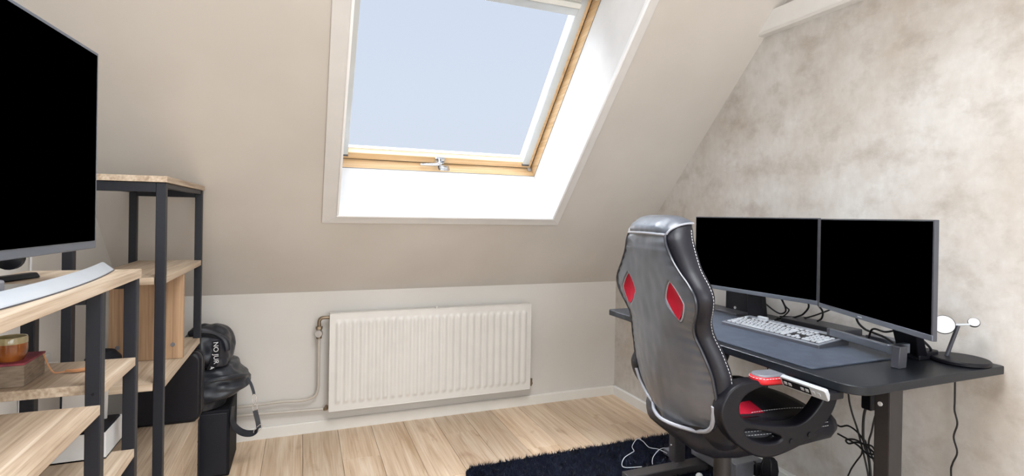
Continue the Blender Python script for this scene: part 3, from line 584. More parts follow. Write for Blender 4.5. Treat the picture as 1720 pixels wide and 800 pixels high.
MB().tube(spline([(-2.094, -0.358, 0.294), (-2.088, -0.358, 0.312), (-2.090, -0.358, 0.330), (-2.098, -0.358, 0.340), (-2.106, -0.358, 0.328), (-2.103, -0.358, 0.310)], 4, closed=True), 0.0020, 6, closed=True).build('snap_hook', MT['chrome'], stp)
ribbon([(-2.128, -0.335, 0.408), (-2.112, -0.348, 0.385), (-2.100, -0.357, 0.352), (-2.098, -0.358, 0.338)], 0.012, 0.003, (1, 0, 0.3)).build('strap_tab', MT['bag'], stp)
jk = thing('folded_jacket', (-2.27, -0.27, 0.50), 'black nylon jacket with white lettering heaped on the leather bag', 'jacket')
blob('jacket_body', MT['nylon'], jk, lumpy((-2.290, -0.28, 0.545), (0.100, 0.125, 0.098), 5, 0.13, 13, 2.3, floor=0.483, fold=0.045, fdir=(0.8, 0.2, 0.7), ff=34), 90, 60)
blob('jacket_sleeve', MT['nylon'], jk, lumpy((-2.262, -0.35, 0.505), (0.060, 0.045, 0.066), 11, 0.10, 20, 2.3, floor=0.481, fold=0.05, fdir=(1, 0.1, 0.2), ff=60), 60, 40)
MB().tube(spline([(-2.345, -0.385, 0.628), (-2.30, -0.39, 0.640), (-2.25, -0.385, 0.625), (-2.215, -0.37, 0.590), (-2.205, -0.37, 0.545)], 8), lambda t: 0.013 + 0.004 * math.sin(9 * t), 10).build('hood_seam', MT['nylon'], jk)
def text_mesh(txt, size, M, mat, par, ext=0.0004, nm='lettering', sx=1.0):
    c = bpy.data.curves.new('t', 'FONT'); c.body = txt; c.size = size; c.extrude = ext; c.align_x = 'CENTER'; c.align_y = 'CENTER'
    t = bpy.data.objects.new('t', c); COL.objects.link(t); bpy.context.view_layer.update()
    me_ = bpy.data.meshes.new_from_object(t); bpy.data.objects.remove(t)
    me_.transform(Matrix.Translation(-world_loc(par)) @ M @ Matrix.Diagonal((sx, 1, 1, 1))); me_.materials.append(mat)
    me_.name = nm; o = bpy.data.objects.new(nm, me_); COL.objects.link(o); o.parent = par; return o
def face_M(p, right, up):
    r_ = Vector(right).normalized(); u_ = Vector(up); u_ = (u_ - r_ * u_.dot(r_)).normalized(); n_ = r_.cross(u_)
    return Matrix(((r_.x, u_.x, n_.x, p[0]), (r_.y, u_.y, n_.y, p[1]), (r_.z, u_.z, n_.z, p[2]), (0, 0, 0, 1)))
ribbon([(-2.243, -0.412, 0.600), (-2.240, -0.416, 0.560), (-2.246, -0.416, 0.515), (-2.262, -0.410, 0.476)], 0.030, 0.002, (1, 0.15, 0.1)).build('printed_tape', MT['black_matt'], jk)
text_mesh('NO JUR', 0.026, face_M((-2.241, -0.4195, 0.550), (0.03, 0, -1), (1, 0.12, 0)), MT['offwhite'], jk, sx=1.05)
text_mesh('4', 0.024, face_M((-2.256, -0.4165, 0.487), (0.4, 0, -1), (1, 0.12, 0.4)), MT['offwhite'], jk)
# round black thing on the wall side of the tall unit, and the thin white lead down the left wall
hb = thing('round_black_hat', (-2.50, -0.96, 0.641), 'round black object behind the posts left of the wooden divider', 'hat')
MB().lathe([(0, 0), (0.045, 0), (0.052, 0.01), (0.046, 0.05), (0.03, 0.07), (0, 0.078)], (-2.475, -0.965, 0.641), 28).build('crown', MT['black_matt'], hb)
wl = MB().tube(spline([(LX + 0.006, -0.93, 1.35), (LX + 0.006, -0.925, 1.1), (LX + 0.007, -0.92, 0.96), (LX + 0.007, -0.955, 0.75), (LX + 0.006, -0.975, 0.55), (LX + 0.006, -0.96, 0.25)], 6), 0.0028, 6).build('wall_lead', MT['cable_w'], None)
tag(wl, 'thin white cable hanging down the left wall behind the television unit', 'cable')
skt = thing('wall_socket', (LX, -0.79, 0.60), 'pale wall socket with plug low on the left wall behind the posts', 'socket')
MB().box(LX, LX + 0.012, -0.86, -0.78, 0.595, 0.675).build('faceplate', MT['offwhite'], skt, bevel=0.003)
MB().tube([(LX + 0.012, -0.82, 0.635), (LX + 0.045, -0.82, 0.635)], 0.018, 16).build('plug', MT['paper'], skt)
# ------------------------------------------------------------------ desk
DZ = 0.740
dk = thing('standing_desk', (-0.32, -1.485, 0), 'black height adjustable desk along the mottled right wall', 'desk')
dp = rounded_rect(-0.634, -0.012, -2.060, -0.915, 0.02, 8, rs=(0.01, 0.02, 0.055, 0.012))
MB().prism(dp, 0.7165, DZ).build('desktop', MT['desk'], dk, bevel=0.0025)
for y_ in (-1.945, -1.020):
    l_ = MB().prism(rounded_rect(-0.332, -0.276, y_, y_ + 0.046, 0.003, 3), 0.045, 0.690).build('leg', MT['leg'], dk, bevel=0.001)
    MB().box(-0.3335, -0.3315, y_ + 0.004, y_ + 0.041, 0.30, 0.688).build('leg_sleeve', MT['leg'], l_)
    MB().tube([(-0.332, y_ + 0.027, 0.620 if y_ < -1.5 else 0.12), (-0.3365, y_ + 0.027, 0.620 if y_ < -1.5 else 0.12)], 0.0065 if y_ < -1.5 else 0.003, 14).build('bolt', MT['offwhite'], l_)
    yf = y_ - 0.012 if y_ < -1.5 else -1.066
    MB().box(-0.605, -0.055, yf, yf + 0.060, 0.014, 0.050).build('foot', MT['leg'], dk, bevel=0.004)
    for x_ in (-0.585, -0.085): MB().tube([(x_, yf + 0.03, 0.0102), (x_, yf + 0.03, 0.016)], 0.014, 12).build('levelling_pad', MT['black'], dk)
    MB().box(-0.56, -0.07, y_ + 0.004, y_ + 0.042, 0.690, 0.7165).build('top_bracket', MT['steel'], dk, bevel=0.002)
for x_ in (-0.345, -0.265): MB().box(x_, x_ + 0.022, -1.90, -0.975, 0.668, 0.690).build('cross_rail', MT['steel'], dk, bevel=0.001)
cp = MB().box(-0.662, -0.610, -2.008, -1.868, 0.6945, 0.7160).build('control_panel', MT['black'], dk, bevel=0.004)
T_ = lambda v: Vector((-0.6425 + v.z, v.x, v.y))
# keypad: tilted silver fascia with display and six buttons
KPc = Vector((-0.668, -1.938, 0.7085)); KM = Matrix.Translation(KPc) @ Euler((0, math.radians(-28), 0)).to_matrix().to_4x4()
def kp(v): return KM @ Vector((-v.z, v.x, v.y))       # x along edge, y up, z out to the room
kf = MB().prism(rounded_rect(-0.0685, 0.0685, -0.0165, 0.0155, 0.005), -0.008, 0.004, kp).build('fascia', MT['silver'], cp, bevel=0.0012)
MB().box(-0.022, 0.062, -0.0115, 0.0105, 0.0042, 0.0050, kp).build('display', MT['black'], cp)
for x_ in (0.053, 0.039, 0.001, -0.013, -0.031, -0.047): MB().box(x_ - 0.0047, x_ + 0.0047, -0.0052, 0.0042, 0.0045, 0.0062, kp).build('button', MT['silver'], cp, bevel=0.0008)
def onobj(mb, nm, mt, label, cat, **kw):
    o = mb.build(nm, mt, None, **kw); tag(o, label, cat); return o
onobj(MB().prism(rounded_rect(-0.600, -0.205, -1.905, -1.02, 0.012), DZ + 0.0002, DZ + 0.0042), 'desk_mat', MT['mat'], 'large dark grey cloth mat covering the black desktop', 'desk mat', bevel=0.001)
MZ = DZ + 0.0042
# ------------------------------------------------------------------ keyboard
kb = thing('keyboard', (-0.27, -1.5, MZ), 'full size silver grey keyboard on the desk mat', 'keyboard')
ka = Vector((-0.393, -1.350, 0)); kbx = Vector((-0.378, -1.738, 0))
ux = (kbx - ka).normalized(); uy = Vector((-ux.y, ux.x, 0)); uy = uy if uy.x > 0 else -uy
KL, KD = 0.402, 0.148
def kpt(v):   # u along, v depth, z
    z = MZ + 0.006 + (v[1] / KD) * 0.014 + v[2]
    if v[2] < -0.5: z = MZ + 0.0003
    return ka + ux * v[0] + uy * v[1] + Vector((0, 0, z))
def kbody(v): return kpt((v.x, v.y, -1 if v.z < 0 else v.z))
MB().prism(rounded_rect(0, KL, 0, KD, 0.006, 4), -1, 0.006, kbody).build('body', MT['kb'], kb, bevel=0.001)
MB().prism(rounded_rect(-0.0006, KL + 0.0006, -0.0006, KD + 0.0006, 0.006, 4), -1, 0.0035, kbody).build('lower_shell', MT['bezel_dark'], kb)
MB().box(0.008, KL - 0.008, 0.010, 0.118, 0.006, 0.0066, kpt).build('key_well', MT['black'], kb)
pitch_k = (KL - 0.022) / 22.25
keymesh = {}
def key(u0, r_, wun=1.0, hun=1.0):
    k_ = (round(wun, 2), round(hun, 2))
    g = 0.0031
    if k_ not in keymesh:
        a0, b0 = pitch_k * wun - g * 2, 0.0168 * hun - g * 1.4; hh_ = 0.0042
        R0 = Matrix((ux, uy, Vector((0, 0, 1)))).transposed()
        tl_ = 0.014 / KD
        lo_ = [(0, 0), (a0, 0), (a0, b0), (0, b0)]; hi_ = [(0.0018, 0.0012), (a0 - 0.0018, 0.0012), (a0 - 0.0018, b0 - 0.003), (0.0018, b0 - 0.003)]
        vs = [R0 @ Vector((p[0], p[1], p[1] * tl_)) for p in lo_] + [R0 @ Vector((p[0], p[1], p[1] * tl_ + hh_)) for p in hi_]
        m_ = MB(); m_.add(vs, [(0, 3, 2, 1), (4, 5, 6, 7), (0, 1, 5, 4), (1, 2, 6, 5), (2, 3, 7, 6), (3, 0, 4, 7)])
        o = m_.build('key', MT['key'], kb, local=True); keymesh[k_] = o
    else:
        o = keymesh[k_].copy(); COL.objects.link(o)
    o.location = kpt((0.011 + u0 * pitch_k + g, 0.012 + r_ * 0.0168 + g * 0.7, 0.0062)) - world_loc(kb)
for r_, row in enumerate([[1.25, 1.25, 1.25, 6.25, 1.25, 1.25, 1.25, 1.25], [2.25] + [1] * 10 + [2.75], [1.75] + [1] * 11 + [2.25], [1.5] + [1] * 12 + [1.5], [1] * 13 + [2]]):
    u_ = 0
    for w_ in row: key(u_, r_, w_); u_ += w_
u_ = 0
for g_ in ([0], [2, 3, 4, 5], [6.5, 7.5, 8.5, 9.5], [11, 12, 13, 14]):
    for q in g_: key(q, 5.35)
for q in (0, 1, 2):
    key(15.25 + q, 5.35); key(15.25 + q, 4); key(15.25 + q, 3); key(15.25 + q, 0)
key(16.25, 1)
for q in range(3):
    for r_ in (1, 2, 3): key(18.5 + q, r_)
for q in range(4): key(18.5 + q, 4)
key(18.5, 0, 2); key(20.5, 0); key(21.5, 0, 1, 2); key(21.5, 2, 1, 2)
# ------------------------------------------------------------------ monitors
def monitor(a, b, z0, z1, label, neckoff, logo, back=None):
    a, b = Vector((*a, 0)), Vector((*b, 0)); W_ = (b - a).length; al = (b - a).normalized(); nn = Vector((al.y, -al.x, 0)); nn = nn if nn.x < 0 else -nn
    def P(v): return a + al * v[0] + nn * v[1] + Vector((0, 0, v[2]))      # along, towards the room, z
    t_ = thing('monitor', (a + b) / 2 + Vector((0, 0, DZ)), label, 'monitor')
    MB().box(0, W_, -0.012, 0, z0, z1, P).build('bezel', MT['bezel_dark'], t_, bevel=0.0015)
    MB().box(0.0, W_, -0.003, 0.0012, z0 + 0.0005, z0 + 0.0155, P).build('chin', MT['bezel'], t_, bevel=0.001, label='brushed grey lower bezel strip')
    MB().box(0.0045, W_ - 0.0045, 0.0002, 0.0010, z0 + 0.0157, z1 - 0.004, P).build('screen', MT['screen'], t_)
    MB().box(0.06, W_ - 0.06, -0.045, -0.011, z0 + 0.03, z1 - 0.06, P).build('rear_housing', MT['black'], t_, bevel=0.012)
    if logo: MB().box(W_ * 0.42, W_ * 0.42 + 0.020, 0.0012, 0.0016, z0 + 0.006, z0 + 0.0095, P).build('badge', MT['silver'], t_)
    c_ = W_ * neckoff
    if back:
        mb_ = MB(); mb_.add(back[0], [(0, 1, 2, 3), (7, 6, 5, 4), (0, 4, 5, 1), (1, 5, 6, 2), (2, 6, 7, 3), (3, 7, 4, 0)]); mb_.build('neck', MT['black'], t_, bevel=0.003)
        MB().box(*back[1]).build('base', MT['black'], t_, bevel=0.004); return t_, P, c_
    MB().add([P(v) for v in [(c_ - .034, -.060, z0 + .10), (c_ + .034, -.060, z0 + .10), (c_ + .034, -.045, z0 + .10), (c_ - .034, -.045, z0 + .10), (c_ - .030, -.085, DZ + .012), (c_ + .040, -.085, DZ + .012), (c_ + .040, -.055, DZ + .012), (c_ - .030, -.055, DZ + .012)]],
             [(0, 1, 2, 3), (7, 6, 5, 4), (0, 4, 5, 1), (1, 5, 6, 2), (2, 6, 7, 3), (3, 7, 4, 0)]).build('neck', MT['black'], t_, bevel=0.003)
    MB().box(c_ - .045, c_ + .045, -.095, -.045, DZ + 0.0003, DZ + 0.020, P).build('base', MT['black'], t_, bevel=0.004)
    return t_, P, c_
m1, P1, c1 = monitor((-0.325, -1.118), (-0.265, -1.657), 0.861, 1.1605, 'left black monitor with thin grey lower bezel behind the chair', 0.47, False)
m2, P2, c2 = monitor((-0.277, -1.672), (-0.470, -2.128), 0.8590, 1.158, 'right black monitor angled to the room near the charging stand', 0.66, True,
    ([(-0.325, -1.925, 0.90), (-0.365, -2.02, 0.90), (-0.350, -2.028, 0.90), (-0.310, -1.933, 0.90), (-0.190, -1.872, 0.750), (-0.205, -1.940, 0.750), (-0.165, -1.945, 0.750), (-0.150, -1.877, 0.750)], (-0.205, -0.115, -1.945, -1.868, DZ + 0.0003, DZ + 0.026)))
def blade(p, q, h, th, par, nm='stand_foot', mt='bezel_dark'):
    p, q = Vector((*p, DZ)), Vector((*q, DZ)); d = (q - p).normalized(); s_ = Vector((-d.y, d.x, 0)) * th / 2
    MB().add([p + s_ + Vector((0, 0, .0003)), p - s_ + Vector((0, 0, .0003)), q - s_ + Vector((0, 0, .0003)), q + s_ + Vector((0, 0, .0003)), p + s_ + Vector((0, 0, h)), p - s_ + Vector((0, 0, h)), q - s_ + Vector((0, 0, h)), q + s_ + Vector((0, 0, h))],
             [(0, 3, 2, 1), (4, 5, 6, 7), (0, 1, 5, 4), (1, 2, 6, 5), (2, 3, 7, 6), (3, 0, 4, 7)]).build(nm, MT[mt], par, bevel=0.002)
MB().box(-0.262, -0.246, -1.925, -1.700, DZ + 0.026, DZ + 0.050, lambda v: v + Vector((-0.05 * max(0, (-1.70 - v.y) / 0.225) ** 2, 0, 0))).build('stand_bar', MT['bezel'], m2, bevel=0.002)
MB().box(-0.262, -0.246, -1.705, -1.690, DZ + 0.0003, DZ + 0.050).build('stand_foot', MT['bezel_dark'], m2, bevel=0.002)
MB().box(-0.356, -0.322, -1.980, -1.957, DZ + 0.0003, DZ + 0.062, lambda v: v + Vector((0.006 * (v.z - DZ) / 0.062, 0, 0))).build('stand_foot', MT['bezel_dark'], m2, bevel=0.002)
MB().box(-0.346, -0.268, -1.9565, -1.940, DZ + 0.032, DZ + 0.060).build('stand_corner', MT['bezel'], m2, bevel=0.002)
blade((-0.185, -1.30), (-0.215, -1.45), 0.012, 0.05, m1); 
MB().box(-0.268, -0.255, -1.447, -1.405, DZ + 0.0003 + 0.004, DZ + 0.040).build('stand_block', MT['silver'], m1, bevel=0.002)
MB().box(-0.2551, -0.20, -1.440, -1.41, DZ + 0.0003, DZ + 0.014).build('stand_foot', MT['bezel_dark'], m1, bevel=0.002)
# things at the wall side of the desk
onobj(MB().box(-0.140, -0.040, -1.66, -1.40, DZ + 0.0003, DZ + 0.026), 'docking_box', MT['bezel_dark'], 'flat black box on the desk behind the keyboard by the wall', 'box', bevel=0.003)
onobj(MB().box(-0.055, -0.040, -1.085, -0.945, DZ + 0.0003, DZ + 0.12), 'grey_panel', MT['paper'], 'pale grey upright panel on the desk beneath the left monitor', 'panel', bevel=0.001)
sp_ = thing('desk_speaker', (-0.08, -1.155, DZ), 'black box on the desk under the left monitor', 'speaker')
MB().box(-0.125, -0.030, -1.225, -1.090, DZ + 0.0003, DZ + 0.115).build('cabinet', MT['black'], sp_, bevel=0.004)
MB().box(-0.1265, -0.1250, -1.220, -1.095, DZ + 0.006, DZ + 0.110).build('grille', MT['black_matt'], sp_, bevel=0.001)
MB().lathe([(0, 0), (0.006, 0), (0.006, 0.003), (0, 0.004)], (-0.1264, -1.150, DZ + 0.022), 12, (-1, 0, 0)).build('knob', MT['offwhite'], sp_)
onobj(MB().box(-0.205, -0.130, -1.235, -0.96, DZ + 0.0003, DZ + 0.014), 'flat_tray', MT['bezel_dark'], 'thin dark tray on the desk between the keyboard and the pale panel', 'tray', bevel=0.002)
def cable(pts, r, nm, label, mat='cable', n=8, cat='cable', group=None):
    o = MB().tube(spline(pts, n), r, 8).build(nm, MT[mat], None); tag(o, label, cat, group); return o
g_ = 'black cables looping under the monitors'
cable([(-0.285, -1.336, 0.90), (-0.17, -1.340, 0.82), (-0.12, -1.352, 0.782), (-0.11, -1.378, 0.775), (-0.12, -1.405, 0.80), (-0.20, -1.43, 0.88)], 0.0032, 'monitor_cable', 'black cable looping beside the left monitor neck')
cable([(-0.235, -1.47, 0.885), (-0.16, -1.435, 0.82), (-0.12, -1.420, 0.795), (-0.12, -1.385, 0.760), (-0.13, -1.36, 0.746)], 0.0028, 'monitor_cable', 'thin black cable dropping from the middle of the left monitor')
cable([(-0.22, -1.56, 0.89), (-0.14, -1.523, 0.833), (-0.12, -1.486, 0.795), (-0.10, -1.447, 0.777), (-0.09, -1.39, 0.755), (-0.08, -1.33, 0.745)], 0.0034, 'monitor_cable', 'thick black cable sloping down below the right half of the left monitor')
cable([(-0.24, -1.60, 0.90), (-0.13, -1.555, 0.838), (-0.10, -1.549, 0.812), (-0.09, -1.538, 0.785), (-0.09, -1.52, 0.7705)], 0.0034, 'monitor_cable', 'black cable hanging in the gap between the two monitors')
cable([(-0.20, -1.69, 0.89), (-0.08, -1.58, 0.833), (-0.07, -1.52, 0.800), (-0.08, -1.47, 0.775), (-0.03, -1.40, 0.760), (-0.03, -1.30, 0.745)], 0.0030, 'monitor_cable', 'black cable running left from behind the right monitor corner')
cable([(-0.20, -1.74, 0.90), (-0.13, -1.700, 0.815), (-0.10, -1.705, 0.782), (-0.09, -1.730, 0.772), (-0.10, -1.78, 0.765), (-0.12, -1.84, 0.746)], 0.0038, 'monitor_cable', 'thick black cable curving under the right monitor near its badge')
cable([(-0.20, -1.90, 0.83), (-0.13, -1.80, 0.792), (-0.11, -1.750, 0.790), (-0.10, -1.730, 0.779), (-0.09, -1.715, 0.7475)], 0.0034, 'monitor_cable', 'short black cable arching to the right monitor stand')
cable([(-0.16, -1.82, 0.7445), (-0.07, -1.86, 0.7445), (-0.06, -1.93, 0.744), (-0.08, -1.96, 0.744), (-0.035, -2.0, 0.744)], 0.0034, 'desk_cable', 'black cable lying on the desk behind the charging stand base')
cable([(-0.33, -1.975, 0.90), (-0.26, -1.955, 0.84), (-0.22, -1.949, 0.816), (-0.18, -1.953, 0.786), (-0.145, -1.940, 0.766), (-0.10, -1.90, 0.7475), (-0.05, -1.88, 0.7455)], 0.0034, 'monitor_cable', 'black cable dropping behind the near end of the right monitor')
on_ = onobj(MB().box(-0.085, -0.035, -1.855, -1.70, DZ + 0.0003, DZ + 0.018), 'usb_hub', MT['bezel'], 'small grey connector strip on the desk beneath the right monitor', 'connector', bevel=0.002)
# charging stand
ch = thing('charging_stand', (-0.105, -1.975, DZ), 'black round based charging stand with two white pads at the desk end', 'charger')
MB().lathe([(0, 0.0003), (0.068, 0.0003), (0.072, 0.004), (0.072, 0.011), (0.069, 0.014), (0, 0.0145)], (-0.098, -1.990, DZ), 48).build('base', MT['black'], ch)
MB().tube([(-0.111, -1.963, DZ + 0.013), (-0.092, -1.981, 0.846)], 0.0055, 12).build('post', MT['bezel_dark'], ch)
MB().tube([(-0.118, -1.962, 0.846), (-0.094, -1.981, 0.849), (-0.070, -2.000, 0.852), (-0.060, -2.006, 0.854)], 0.0032, 10).build('arm', MT['silver'], ch)
dsk = MB().lathe([(0, -0.004), (0.026, -0.004), (0.028, 0), (0.028, 0.003), (0, 0.0032)], (-0.122, -1.960, 0.8465), 40, (-0.80, -0.45, 0.35)).build('phone_pad', MT['black'], ch)
MB().lathe([(0, 0.0033), (0.0262, 0.0033), (0.0262, 0.0040), (0, 0.0042)], (-0.122, -1.960, 0.8465), 40, (-0.80, -0.45, 0.35)).build('pad_face', MT['offwhite'], dsk)
ds2 = MB().lathe([(0, -0.004), (0.0135, -0.004), (0.0145, 0), (0.0145, 0.003), (0, 0.0032)], (-0.060, -2.004, 0.8575), 32, (-0.72, -0.45, 0.60)).build('watch_pad', MT['black'], ch)
MB().lathe([(0, 0.0033), (0.013, 0.0033), (0.013, 0.004), (0, 0.0042)], (-0.060, -2.004, 0.8575), 32, (-0.72, -0.45, 0.60)).build('pad_face', MT['offwhite'], ds2)
# cables below the desk
cable([(-0.02, -1.937, 0.716), (-0.02, -1.938, 0.606), (-0.02, -1.938, 0.57), (-0.02, -1.946, 0.531), (-0.02, -1.937, 0.487), (-0.02, -1.947, 0.443), (-0.02, -1.935, 0.402), (-0.02, -1.932, 0.364), (-0.02, -1.945, 0.2), (-0.02, -1.95, 0.01)], 0.0026, 'wall_cable', 'single black cable hanging on the wall right of the desk leg')
cable([(-0.15, -1.685, 0.70), (-0.15, -1.69, 0.56), (-0.15, -1.702, 0.502), (-0.15, -1.723, 0.449), (-0.15, -1.737, 0.404), (-0.15, -1.765, 0.30), (-0.14, -1.79, 0.10), (-0.12, -1.80, 0.01)], 0.0030, 'hanging_cable', 'leftmost black cable hanging into the tied bundle under the desk')
cable([(-0.15, -1.76, 0.56), (-0.15, -1.745, 0.50), (-0.15, -1.744, 0.427), (-0.145, -1.749, 0.409), (-0.145, -1.764, 0.34), (-0.145, -1.775, 0.22), (-0.13, -1.78, 0.01)], 0.0042, 'hanging_cable', 'thick black cable hanging from the power adapter under the desk')
cable([(-0.15, -1.80, 0.56), (-0.15, -1.782, 0.511), (-0.15, -1.772, 0.458), (-0.15, -1.763, 0.409), (-0.15, -1.785, 0.356), (-0.15, -1.82, 0.30), (-0.13, -1.83, 0.01)], 0.0030, 'hanging_cable', 'black cable nearest the brown desk leg crossing the tied bundle')
cable([(-0.15, -1.652, 0.434), (-0.15, -1.665, 0.4335), (-0.15, -1.692, 0.446), (-0.15, -1.724, 0.437), (-0.15, -1.744, 0.417), (-0.155, -1.755, 0.392), (-0.155, -1.775, 0.384), (-0.155, -1.788, 0.398), (-0.155, -1.775, 0.412), (-0.155, -1.749, 0.407), (-0.155, -1.724, 0.403), (-0.155, -1.698, 0.388), (-0.155, -1.688, 0.396), (-0.155, -1.71, 0.408), (-0.155, -1.734, 0.410), (-0.152, -1.765, 0.400), (-0.152, -1.79, 0.385), (-0.152, -1.775, 0.372), (-0.152, -1.745, 0.385), (-0.152, -1.72, 0.396), (-0.152, -1.655, 0.405)], 0.0030, 'tied_cable_bundle', 'looped and tied black cable bundle under the desk')
cable([(-0.155, -1.745, 0.385), (-0.15, -1.738, 0.365), (-0.15, -1.718, 0.329), (-0.15, -1.700, 0.29), (-0.15, -1.69, 0.24), (-0.13, -1.66, 0.01)], 0.0026, 'hanging_cable', 'black cable slanting down left from the tied bundle')
ad_ = onobj(MB().prism(rounded_rect(-1.812, -1.778, 0.545, 0.660, 0.006), -0.215, -0.185, lambda v: Vector((v.z, v.x, v.y))), 'power_adapter', MT['black'], 'black power adapter hanging under the desk beside the brown leg', 'adapter', bevel=0.004)
onobj(MB().box(-0.215, -0.185, -1.81, -1.78, 0.66, 0.668), 'adapter_hook', MT['black'], 'small black clip holding the power adapter under the desk', 'clip')
# floor clutter below the desk
pcb = thing('small_computer', (-0.16, -1.09, 0.06), 'grey metal computer case on the desk foot rail under the desk', 'computer')
MB().box(-0.205, -0.055, -1.25, -0.975, 0.0515, 0.122).build('case', MT['grey'], pcb, bevel=0.004)
MB().box(-0.2065, -0.205, -1.23, -0.99, 0.060, 0.116).build('side_panel', MT['grey'], pcb, bevel=0.001)
onobj(MB().box(-0.19, -0.07, -1.23, -1.075, 0.0005 + 0.011, 0.0512), 'black_stand', MT['black_matt'], 'low black block under the grey computer case', 'stand', bevel=0.003)
onobj(MB().box(-0.285, -0.235, -0.935, -0.875, 0.022, 0.050), 'plug_adapter', MT['bezel'], 'grey power brick on the rug behind the far desk leg', 'adapter', bevel=0.003)
cable([(-0.500, -1.005, 0.052), (-0.553, -0.940, 0.030), (-0.507, -0.876, 0.034), (-0.440, -0.842, 0.036), (-0.420, -0.83, 0.036), (-0.397, -0.782, 0.036), (-0.325, -0.720, 0.036), (-0.314, -0.753, 0.036), (-0.327, -0.820, 0.036), (-0.298, -0.851, 0.036), (-0.290, -0.880, 0.036), (-0.286, -0.905, 0.036)], 0.0015, 'white_cable', 'white cable making a heart shaped loop on the navy rug', 'cable_w', 8)
cable([(-0.440, -1.00, 0.052), (-0.400, -0.945, 0.036), (-0.368, -0.913, 0.040), (-0.298, -0.865, 0.040), (-0.248, -0.855, 0.036), (-0.20, -0.88, 0.034)], 0.0015, 'white_cable', 'second white cable arching to the grey power brick on the rug', 'cable_w', 8)
onobj(MB().lathe([(0, -0.016), (0.010, -0.013), (0.016, -0.004), (0.016, 0.004), (0.010, 0.013), (0, 0.016)], (-0.30, -1.14, 0.0375), 20), 'small_ball', MT['offwhite'], 'small pale ball on the rug below the desk', 'ball')
onobj(MB().box(-0.030, -0.0005, -1.50, -1.10, 0.0575, 0.0985), 'cable_duct', MT['white'], 'white wall trunking above the skirting behind the chair', 'trunking', bevel=0.003)
ps = thing('power_strip', (-0.09, -1.35, 0.012), 'white power strip with black plugs under the desk', 'power strip')
MB().prism(rounded_rect(-0.115, -0.060, -1.52, -1.20, 0.02), 0.024, 0.062).build('strip_body', MT['offwhite'], ps, bevel=0.006)
for y_, h_ in ((-1.245, 0.05), (-1.30, 0.045), (-1.46, 0.045)):
    MB().box(-0.108, -0.068, y_ - 0.018, y_ + 0.018, 0.062, 0.062 + h_).build('plug', MT['black'], ps, bevel=0.005)
pl = thing('hanging_plug', (-0.15, -1.365, 0.18), 'black plug hanging on its thick cable right of the chair column', 'plug')
MB().add([Vector((-0.15 + a * 0.022 * s1, -1.372 + b * 0.024 * s1, z_)) for z_, s1 in ((0.200, 0.45), (0.188, 0.8), (0.150, 1.0), (0.125, 0.9)) for a, b in ((-1, -1), (1, -1), (1, 1), (-1, 1))],
         [(3, 2, 1, 0), (12, 13, 14, 15)] + [(r * 4 + k, r * 4 + (k + 1) % 4, r * 4 + 4 + (k + 1) % 4, r * 4 + 4 + k) for r in range(3) for k in range(4)]).build('plug_body', MT['black'], pl, bevel=0.003)
MB().tube(spline([(-0.14, -1.17, 0.245), (-0.15, -1.29, 0.215), (-0.15, -1.335, 0.208), (-0.15, -1.362, 0.212), (-0.15, -1.371, 0.198)], 6), 0.0048, 8).build('plug_lead', MT['cable'], pl)
MB().tube(spline([(-0.15, -1.372, 0.127), (-0.15, -1.38, 0.10), (-0.12, -1.42, 0.04), (-0.09, -1.40, 0.035)], 6), 0.004, 8).build('plug_lead', MT['cable'], pl)
cable([(-0.14, -1.345, 0.70), (-0.15, -1.35, 0.45), (-0.15, -1.355, 0.30), (-0.15, -1.345, 0.21), (-0.15, -1.325, 0.150), (-0.14, -1.28, 0.140), (-0.088, -1.245, 0.115)], 0.0024, 'hanging_cable', 'thin black cable hanging behind the chair seat to the power strip')
# ------------------------------------------------------------------ gaming chair (local frame: x forward, y left, z up)
chair = thing('gaming_chair', (-0.589, -1.5725, 0), 'black leather gaming chair with red inserts facing the desk', 'chair', rz=math.radians(-7))
CR = Matrix.Translation((-0.589, -1.5725, 0)) @ Euler((0, 0, math.radians(-7))).to_matrix().to_4x4()
REC = math.radians(9); UPV = Vector((-math.sin(REC), 0, math.cos(REC))); NV = Vector((math.cos(REC), 0, math.sin(REC)))
def bp_(w_, v_, d_): return Vector((-0.25, 0, 0.75)) + UPV * (v_ - 0.75) + NV * d_ + Vector((0, w_, 0))
WC = -0.012
SH = [(0.445, 0.120, 0.050, 0.050), (0.455, 0.175, 0.046, 0.065), (0.475, 0.212, 0.043, 0.068), (0.50, 0.232, 0.040, 0.060), (0.55, 0.243, 0.036, 0.052), (0.60, 0.246, 0.034, 0.058), (0.70, 0.242, 0.031, 0.062), (0.76, 0.228, 0.024, 0.058), (0.81, 0.208, 0.015, 0.054), (0.85, 0.213, 0.008, 0.052), (0.89, 0.239, 0.002, 0.050), (0.925, 0.252, 0.0, 0.050), (0.955, 0.241, 0.0, 0.050),
      (1.00, 0.202, 0.0, 0.052), (1.05, 0.174, 0.0, 0.060), (1.09, 0.156, 0.0, 0.066), (1.110, 0.145, 0.010, 0.070), (1.122, 0.134, 0.020, 0.070), (1.132, 0.112, 0.030, 0.068), (1.138, 0.075, 0.040, 0.064), (1.140, 0.03, 0.046, 0.058)]
